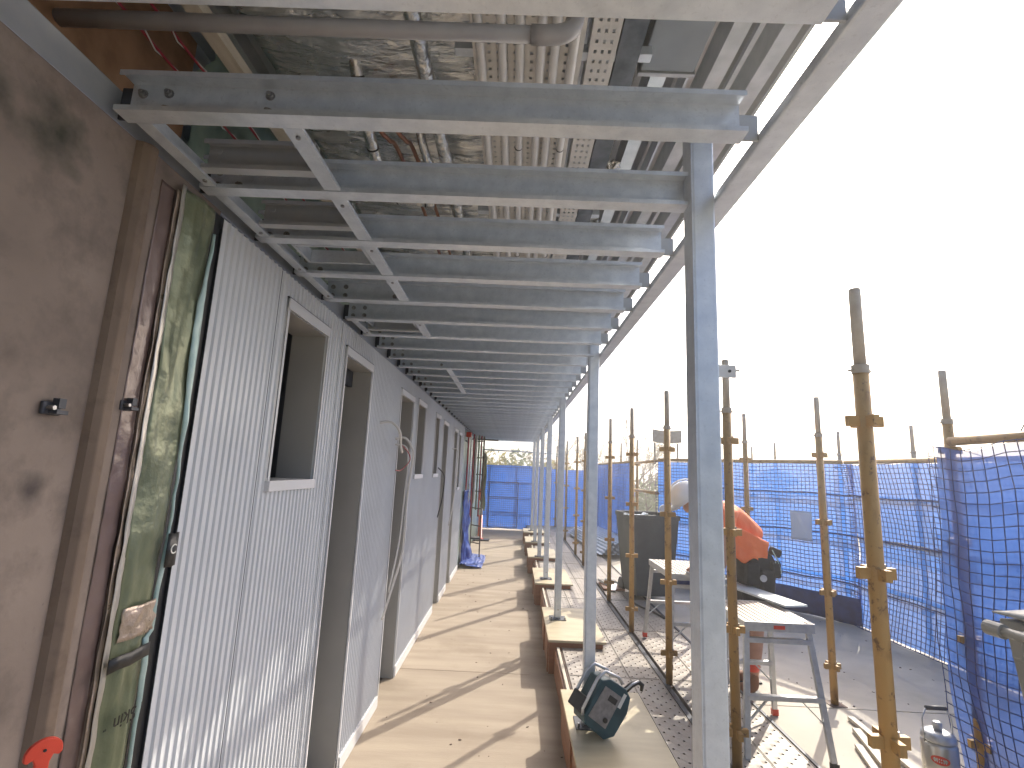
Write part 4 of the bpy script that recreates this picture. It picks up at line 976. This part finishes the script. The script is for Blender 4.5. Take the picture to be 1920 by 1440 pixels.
def chain(start, pts, rs):
    i0 = start
    for q, r_ in zip(pts, rs): V.append(q); rad.append(r_); Ed.append((i0, len(V) - 1)); i0 = len(V) - 1
    return i0
ank = []
for sy, fx_ in ((-1, 1.80), (1, 1.90)):
    y = WY + sy * .10
    a_ = chain(0, [(1.87, y, 1.02), (1.87 + .02 * sy, y + sy * .01, .64), (fx_ + .03, y + sy * .01, .45), (fx_ + .01, y + sy * .01, .28), (fx_, y + sy * .01, .215), (fx_ - .09, y + sy * .02, .20), (fx_ - .15, y + sy * .02, .195)], [.10, .062, .058, .042, .04, .036, .028])
for sy in (-1, 1):
    y = WY + sy * .19
    a_ = chain(3, [(1.58, y, 1.40), (1.60, y + sy * .03, 1.18), (1.55, y - sy * .01, 1.03), (1.54, y - sy * .05, 1.02)], [.06, .048, .036, .026])
    w_ = a_
    pc = chain(w_, [(1.50, y - sy * .07, 1.0)], [.030])
    for q, (dy, L_) in enumerate(((-.03, .075), (-.012, .085), (.008, .08), (.026, .065))):
        chain(pc, [(1.48, y - sy * .07 + dy, .995), (1.48 - L_ * .5, y - sy * .07 + dy * 1.1, .985), (1.48 - L_ * .8, y - sy * .07 + dy * 1.1, .968)], [.011, .0095, .008])
    chain(w_, [(1.52, y - sy * .11, .99), (1.485, y - sy * .12, .975)], [.012, .009])
mkskin('body', V, Ed, rad, SKIN, p)
# face
fp = Vector((1.345, WY, 1.475))
MB().lathe([(.001, 0), (.014, .006), (.006, .03)], 8, (1.318, WY, 1.455)).build('nose', SKIN, p, smooth=True)
for sy in (-1, 1): MB().lathe([(.001, -.008), (.008, 0), (.001, .008)], 8, (1.315, WY + sy * .032, 1.485)).build('eye', BLACK, p, smooth=True)
for sy in (-1, 1): MB().lathe([(.002, -.028), (.014, 0), (.002, .028)], 8, (1.415, WY + sy * .092, 1.49)).build('ear', SKIN, p, smooth=True)
# hard hat tilted forward
Mh = Matrix.Translation((1.385, WY, 1.545)) @ Matrix.Rotation(R(-38), 4, 'Y')
mb = MB(); prof = [(.150, 0), (.128, .004), (.126, .03), (.115, .075), (.085, .115), (.04, .138), (.005, .143)]
n_ = 28; base = 0
for (r_, z) in prof:
    for k in range(n_):
        a = 2 * math.pi * k / n_; ex = 1.06 if r_ < .15 else 1.04; br = .05 * max(0, -math.cos(a)) if r_ > .149 else 0
        mb.v.append(Mh @ (Vector((math.cos(a) * (r_ * ex + br), math.sin(a) * r_ * .95, z)) * .93))
for i in range(len(prof) - 1):
    for k in range(n_): k2 = (k + 1) % n_; mb.f.append((i * n_ + k, i * n_ + k2, (i + 1) * n_ + k2, (i + 1) * n_ + k))
mb.f.append(tuple((len(prof) - 1) * n_ + k for k in range(n_)))
mb.build('hard_hat', HATW, p, smooth=True, solid=.004)
mb = MB()
for dy in (-.02, .0, .02):
    mb.tube([Mh @ Vector((x_, dy, .147 * math.sqrt(max(0, 1 - (x_ / .152) ** 2)) + .002)) for x_ in (-.13, -.09, -.04, 0, .04, .09, .13)], .004, 6)
mb.build('hat_ridges', HATW, p, smooth=True)
# shirt
V = [(1.915, WY, 1.20), (1.83, WY, 1.265), (1.71, WY, 1.365), (1.60, WY, 1.44), (1.525, WY, 1.485)]; rad = [(.14, .165), (.14, .165), (.14, .175), (.13, .18), (.085, .11)]; Ed = [(0, 1), (1, 2), (2, 3), (3, 4)]
for sy in (-1, 1): chain(3, [(1.60, WY + sy * .19, 1.40), (1.63, WY + sy * .22, 1.26)], [.085, .072])
sh_ = mkskin('shirt', V, Ed, rad, ORANGE, p)
for v in sh_.data.vertices: 
    q = v.co * 9; v.co += Vector((hn(q.x, q.y, q.z), hn(q.y, q.z, 3), hn(q.z, q.x, 7))) * .012
mb = MB()
mb.grid(lambda u, v: (1.56 + .38 * u - .02 * v, WY - .17 - .03 * math.sin(u * 3.1) + .02 * hn(u * 4, v * 4), 1.42 - .17 * u - (.30 - .16 * u + .02 * math.sin(u * 15)) * v), 24, 10); mb.build('shirt_hem', ORANGE, p, smooth=True, solid=.004)
# shorts + belt
V = [(1.86, WY, 1.22), (1.87, WY, 1.08)]; rad = [(.17, .20), (.19, .22)]; Ed = [(0, 1)]
for sy in (-1, 1): chain(1, [(1.88, WY + sy * .10, .96), (1.87, WY + sy * .105, .70)], [.135, .10])
mkskin('shorts', V, Ed, rad, BLKCL, p)
for (x, z, sx, sz) in ((1.80, 1.02, .05, .08), (1.90, .97, .05, .09), (1.97, 1.06, .035, .06)): MB().box(x - sx, x + sx, WY - .225, WY - .15, z - sz, z + sz).build('tool_pouch', BLKCL, p, bevel=.015)
MB().tube(curve_pts([(1.95, WY - .20, 1.20), (1.98, WY - .22, 1.12), (2.0, WY - .22, 1.04), (1.97, WY - .22, 1.06), (1.96, WY - .22, 1.12)], 5), .004, 6).build('lanyard', FOILB, p, smooth=True)
MB().bar((1.97, WY - .12, 1.19), (2.05, WY - .12, 1.16), .05, .06).build('belt_pouch', BLKCL, p, bevel=.012)
MB().tube([(1.86, WY - .232, 1.0), (1.86, WY - .24, 1.0)], .025, 12).build('tape_measure', ALU, p)
for sy, fx_ in ((-1, 1.80), (1, 1.90)):
    y = WY + sy * .11
    V = [(fx_ + .005, y, .34), (fx_ + .005, y, .26), (fx_ + .015, y, .215), (fx_ - .08, y + sy * .01, .205), (fx_ - .155, y + sy * .015, .20)]; rad = [.054, .050, .052, (.045, .048), (.034, .042)]; Ed = [(k, k + 1) for k in range(4)]
    mkskin('boot', V, Ed, rad, BOOT, p)
    MB().lathe([(.050, .33), (.056, .35), (.054, .395), (.048, .40)], 16, (fx_ + .008, y, 0)).build('sock', REDP, p, smooth=True)
    MB().box(fx_ - .20, fx_ + .065, y - .045, y + .045, .1715, .184).build('boot_sole', BLACK, p, bevel=.004)
# work bench item: grey trestle where he works
t = thing('saw_table', (1.45, 4.15, .2), 'grey metal saw bench hidden behind the nearest post', 'bench')
MB().box(1.42, 1.66, 4.0, 4.28, .93, .96).build('top', GALVD, t, bevel=.003)
for (x, y) in ((1.46, 4.02), (1.63, 4.02), (1.46, 4.26), (1.63, 4.26)): MB().bar((x, y, .93), (x, y, .222 if x < 1.65 else .17), .02, .02).build('leg', GALVD, t)

# ================================================================== FAR END, LEFT
t = thing('scaffold_ladder', (-.65, 10.2, 0), 'dark scaffold ladder frame standing at the end of the cladding', 'ladder')
for (x, y) in ((-.82, 10.3), (-.62, 10.1)): MB().tube([(x, y, .01), (x - .01, y, 2.33)], .012, 8).build('stile', RUST, t)
for q in range(7): z = .28 + .33 * q; MB().tube([(-.82, 10.3, z), (-.62, 10.1, z)], .010, 6).build('rung', RUST, t)
MB().tube([(-.9, 10.2, 2.3), (-.35, 10.15, 2.29)], .016, 6).build('top_bar', DARKST, t)
MB().box(-.80, -.62, 10.05, 10.25, .37, .40).build('shelf', DARKST, t)
t = thing('blue_sheet', (-.8, 9.6, 0), 'crumpled blue plastic sheet hanging down onto the corridor floor', 'plastic sheet')
MB().grid(lambda u, v: (-.90 + (.03 + .10 * (1 - v)) * u + .06 * hn(u * 7, v * 4) + .05 * hn(v * 6, 3) * u, 9.35 + .5 * u + .05 * hn(u * 5, v * 9, 2), .01 + 1.30 * v + .02 * hn(u * 7)), 24, 40).build('hanging_part', TARPF, t, smooth=True, solid=.003)
MB().grid(lambda u, v: (-.90 + .40 * u + .03 * hn(u * 3, v * 5), 9.1 + 1.3 * v + .08 * hn(u * 4, v * 4, 3), .012 + .05 * (1 - u) + .035 * abs(hn(u * 7, v * 9))), 26, 40).build('floor_part', TARPF, t, smooth=True, solid=.003)
t = thing('red_post_barrier', (-.80, 12.9, 0), 'red and white plastic delineator post by the ladder', 'bollard')
MB().lathe([(.09, .01), (.09, .05), (.055, .06), (.05, .60)], 14, (-.79, 12.7, 0)).build('lower_sleeve', REDP, t, smooth=True)
MB().lathe([(.048, .60), (.048, .95)], 14, (-.79, 12.7, 0)).build('white_band', TRIM, t, smooth=True)
MB().lathe([(.06, .95), (.06, 1.20), (.04, 1.25)], 14, (-.79, 12.7, 0)).build('cap', REDP, t, smooth=True)
MB().box(-.95, -.55, 12.55, 12.85, .002, .03).build('base', BLACK, t, bevel=.005)
for i in range(7):
    x = -.90 + .04 * i; mt = [REDC, FOIL, REDC, WHITEC, FOILG, REDC, BLACK][i]
    pts = [(x + .02 * hn(i, q), 9.6 + .15 * i + .04 * hn(q, i), 2.38 - q * (.19 + .02 * (i % 3))) for q in range(8)]
    o = MB().tube(curve_pts(pts, 4), [.010 + .012 * (.5 + .5 * hn(q * .8, i * 5)) for q in range(29)], 7).build('hanging_bundle', mt, smooth=True)
    tag(o, '%s hanging at the wall end beside the ladder, %s of seven' % (['red cable bundle', 'silver foil strand', 'dark red cable bundle', 'white cable', 'green foil strand', 'thick red cable bundle', 'black cable'][i], ORD[i]), 'cable', 'cables and foil hanging at the wall end')
o = MB().box(-.93, -.84, 9.4, 9.48, 2.29, 2.38).build('red_box', REDP, bevel=.005); tag(o, 'small red box high on the far wall end', 'box')
o = MB().grid(lambda u, v: (-.72 + .10 * u + .03 * hn(v * 4, u), 11.2, .9 + 1.2 * v - .1 * u * u), 8, 20).build('green_drape', FOILG, smooth=True, solid=.004); tag(o, 'green foil drape hanging behind the ladder', 'foil')

# cables from the wall
for i, (pts, mt, r_, lab) in enumerate((
    ([(-.93, 3.36, 1.98), (-.85, 3.40, 1.99), (-.80, 3.45, 1.93), (-.82, 3.60, 1.84), (-.83, 3.7, 1.80)], WHITEC, .009, 'stub of white flexible conduit curling out of the cladding past the first door'),
    ([(-.91, 3.80, 1.90), (-.84, 3.82, 1.91), (-.79, 3.85, 1.84), (-.78, 3.86, 1.76), (-.80, 3.86, 1.45), (-.80, 3.85, 1.1), (-.86, 3.80, .78), (-.90, 3.79, .62)], WHITEC, .009, 'long white conduit hanging down beside the second door'),
    ([(-.91, 3.81, 1.86), (-.83, 3.83, 1.84), (-.81, 3.84, 1.70), (-.82, 3.85, 1.45), (-.83, 3.84, 1.15), (-.87, 3.80, .8)], WHITEC, .006, 'thinner white cable hanging with the long conduit'),
    ([(-.83, 3.62, 1.86), (-.80, 3.78, 1.80), (-.79, 3.80, 1.74), (-.82, 3.66, 1.67), (-.84, 3.58, 1.67)], REDC, .0035, 'thin red wire tails by the second door'),
    ([(-.91, 6.05, 1.70), (-.84, 6.10, 1.60), (-.85, 6.12, 1.35), (-.89, 6.10, 1.12)], BLACK, .007, 'black cable hanging from the third window'),
    ([(-.91, 7.30, 1.98), (-.84, 7.34, 1.94), (-.84, 7.36, 1.6), (-.86, 7.34, 1.2), (-.90, 7.3, .9)], WHITEC, .009, 'white conduit hanging beside the fourth door'))):
    o = MB().tube(curve_pts(pts, 7), r_, 8).build('loose_cable', mt, smooth=True); tag(o, lab, 'cable', 'loose cables hanging from the clad wall')

# ================================================================== TREES
def leafcloud(mb, c, rx, ry, rz, n_, s, rnd):
    for _ in range(n_):
        while True:
            q = Vector((rnd.uniform(-1, 1), rnd.uniform(-1, 1), rnd.uniform(-1, 1)))
            if q.length < 1 and hn(q.x * 2.3 + c[0], q.y * 2.3 + c[1], q.z * 2.3) > -.18 + .15 * (q.length - .5): break
        pnt = Vector(c) + Vector((q.x * rx, q.y * ry, q.z * rz)); a = Vector((rnd.uniform(-1, 1), rnd.uniform(-1, 1), rnd.uniform(-1, 1))).normalized(); b_ = a.orthogonal().normalized(); ss = s * rnd.uniform(.6, 1.4)
        mb.add([pnt - a * ss, pnt + b_ * ss * .45, pnt + a * ss, pnt - b_ * ss * .45], [(0, 1, 2, 3)])
def bush(x, y, top, rad_, lm, lab, n_=2600, grp='shrubs and trees beyond the netting', name='leafy_tree', seed=1, s=.16):
    rnd = random.Random(seed); t = thing(name, (x, y, -3.5), lab, 'tree', grp)
    mb = MB(); mb.tube([(x, y, -3.5), (x + .1, y, (top - 3.5) / 2 - .5), (x, y, top - rad_)], [.22, .16, .06], 8)
    for k in range(6):
        a = k * 1.05; mb.tube([(x, y, top - rad_ * 2.2), (x + math.cos(a) * rad_ * .5, y + math.sin(a) * rad_ * .5, top - rad_ * 1.2), (x + math.cos(a) * rad_ * .8, y + math.sin(a) * rad_ * .8, top - rad_ * .6)], [.09, .05, .02], 5)
    mb.build('trunk', BARK, t)
    l = MB()
    for k in range(7):
        a = rnd.uniform(0, 6.28); rr = rnd.uniform(0, .6) * rad_; cz_ = top - rad_ * rnd.uniform(.55, 1.5)
        leafcloud(l, (x + rr * math.cos(a), y + rr * math.sin(a), cz_), rad_ * .75, rad_ * .75, rad_ * .55, n_ // 7, s, rnd)
    l.build('crown', lm, t)
spec = [(-2.0, 30, 3.0, 2.6, LEAFY, 'yellow green shrub crown above the end screen, left end'), (.2, 31, 3.15, 2.5, LEAFG, 'green tree crown in the middle above the end screen'), (2.0, 30, 2.75, 2.3, LEAFY, 'yellow shrub crown above the end screen, right end'),
        (3.9, 29, 2.6, 2.2, LEAFY, 'yellow green shrub crown behind the middle posts'), (5.7, 30, 2.3, 2.2, LEAFB, 'brownish low tree crown behind the bare trees'), (7.4, 27, 2.2, 2.3, LEAFG, 'green tree crown seen in the gap between nettings'),
        (10.8, 30, 3.0, 1.9, LEAFG, 'small green tree crown beside the sign plate'), (20.5, 40, 2.8, 1.3, LEAFG, 'tiny far tree top above the back netting'), (-5.5, 33, 3.2, 3, LEAFG, 'green tree crown hidden behind the wall end')]
for i, (x, y, tp, r_, lm, lab) in enumerate(spec): bush(x, y, tp, r_, lm, lab, seed=i + 3, n_=2800 if i < 6 else 1600)
def bare(x, y, top, lab, seed):
    rnd = random.Random(seed); t = thing('bare_tree', (x, y, -3.5), lab, 'tree', 'sparse twiggy trees beyond the netting')
    mb = MB(); lf = MB()
    def br(p0, d, L_, r_, dep):
        p1 = p0 + d * L_; mid = (p0 + p1) / 2 + Vector((rnd.uniform(-1, 1), rnd.uniform(-1, 1), 0)) * L_ * .06
        mb.tube([p0, mid, p1], [r_, r_ * .8, r_ * .6], 4 if dep > 1 else 6, caps=False)
        if dep >= 3:
            for _ in range(5):
                q = p0.lerp(p1, rnd.uniform(.2, 1.1)) + Vector((rnd.uniform(-1, 1), rnd.uniform(-1, 1), rnd.uniform(-1, 1))) * .12
                a = Vector((rnd.uniform(-1, 1), rnd.uniform(-1, 1), rnd.uniform(-1, 1))).normalized(); b_ = a.orthogonal().normalized()
                lf.add([q - a * .05, q + b_ * .02, q + a * .05, q - b_ * .02], [(0, 1, 2, 3)])
        if dep < 5:
            for _ in range(3 if dep < 4 else 2):
                nd = (d + Vector((rnd.uniform(-1, 1), rnd.uniform(-1, 1), rnd.uniform(-.35, .7))) * .62).normalized()
                br(p0.lerp(p1, rnd.uniform(.6, 1)), nd, L_ * rnd.uniform(.58, .78), r_ * .55, dep + 1)
    br(Vector((x, y, -3.5)), Vector((.03, 0, 1)), (top + 3.5) * .36, .10, 0)
    mb.build('trunk', BARK, t); lf.build('crown', LEAFB, t)
bare(3.4, 26, 5.6, 'tall sparse twiggy tree behind the second post', 5)
bare(4.8, 25, 6.0, 'tall sparse twiggy tree right of the second post', 11)
bare(6.4, 27, 5.2, 'twiggy tree behind the bin side standards', 23)
bare(2.2, 28, 5.0, 'twiggy tree seen between the far posts', 31)

# ================================================================== LITTER
rnd = random.Random(4); mb = MB()
for _ in range(170):
    if rnd.random() < .45: x, y, z = rnd.uniform(-.86, .36), rnd.uniform(2.6, 9), .001
    else: x, y, z = rnd.uniform(1.80, 3.6), rnd.uniform(2.8, 6.5), .171
    a = rnd.uniform(0, 6.28); sz = rnd.uniform(.002, .008); asp = rnd.uniform(.4, 1.2)
    M = Matrix.Translation((x, y, z + sz * .2)) @ Matrix.Rotation(a, 4, 'Z') @ Matrix.Rotation(rnd.uniform(-.3, .3), 4, 'X')
    mb.box(-sz, sz, -sz * asp, sz * asp, -.001, sz * .25, M)
tag(mb.build('floor_litter', RUST), 'tiny brown chips and crumbs scattered over the concrete floor and terrace', 'litter', kind='stuff')

# ================================================================== AIR
hz = MB().box(-1210, 1210, -1210, 1210, -4.6, 8.0).build('glare_haze', GROUND); tag(hz, kind='stuff')  # thin haze volume added to give the milky veil of sun glare
hm = bpy.data.materials.new('glare_haze_air'); hm.use_nodes = True; n = hm.node_tree.nodes
for q in list(n):
    if q.type != 'OUTPUT_MATERIAL': n.remove(q)
pv = n.new('ShaderNodeVolumePrincipled'); pv.inputs['Color'].default_value = (.98, .96, .93, 1); pv.inputs['Density'].default_value = .010; pv.inputs['Anisotropy'].default_value = .7
hm.node_tree.links.new(pv.outputs[0], [q for q in n if q.type == 'OUTPUT_MATERIAL'][0].inputs['Volume'])
hz.data.materials.clear(); hz.data.materials.append(hm)
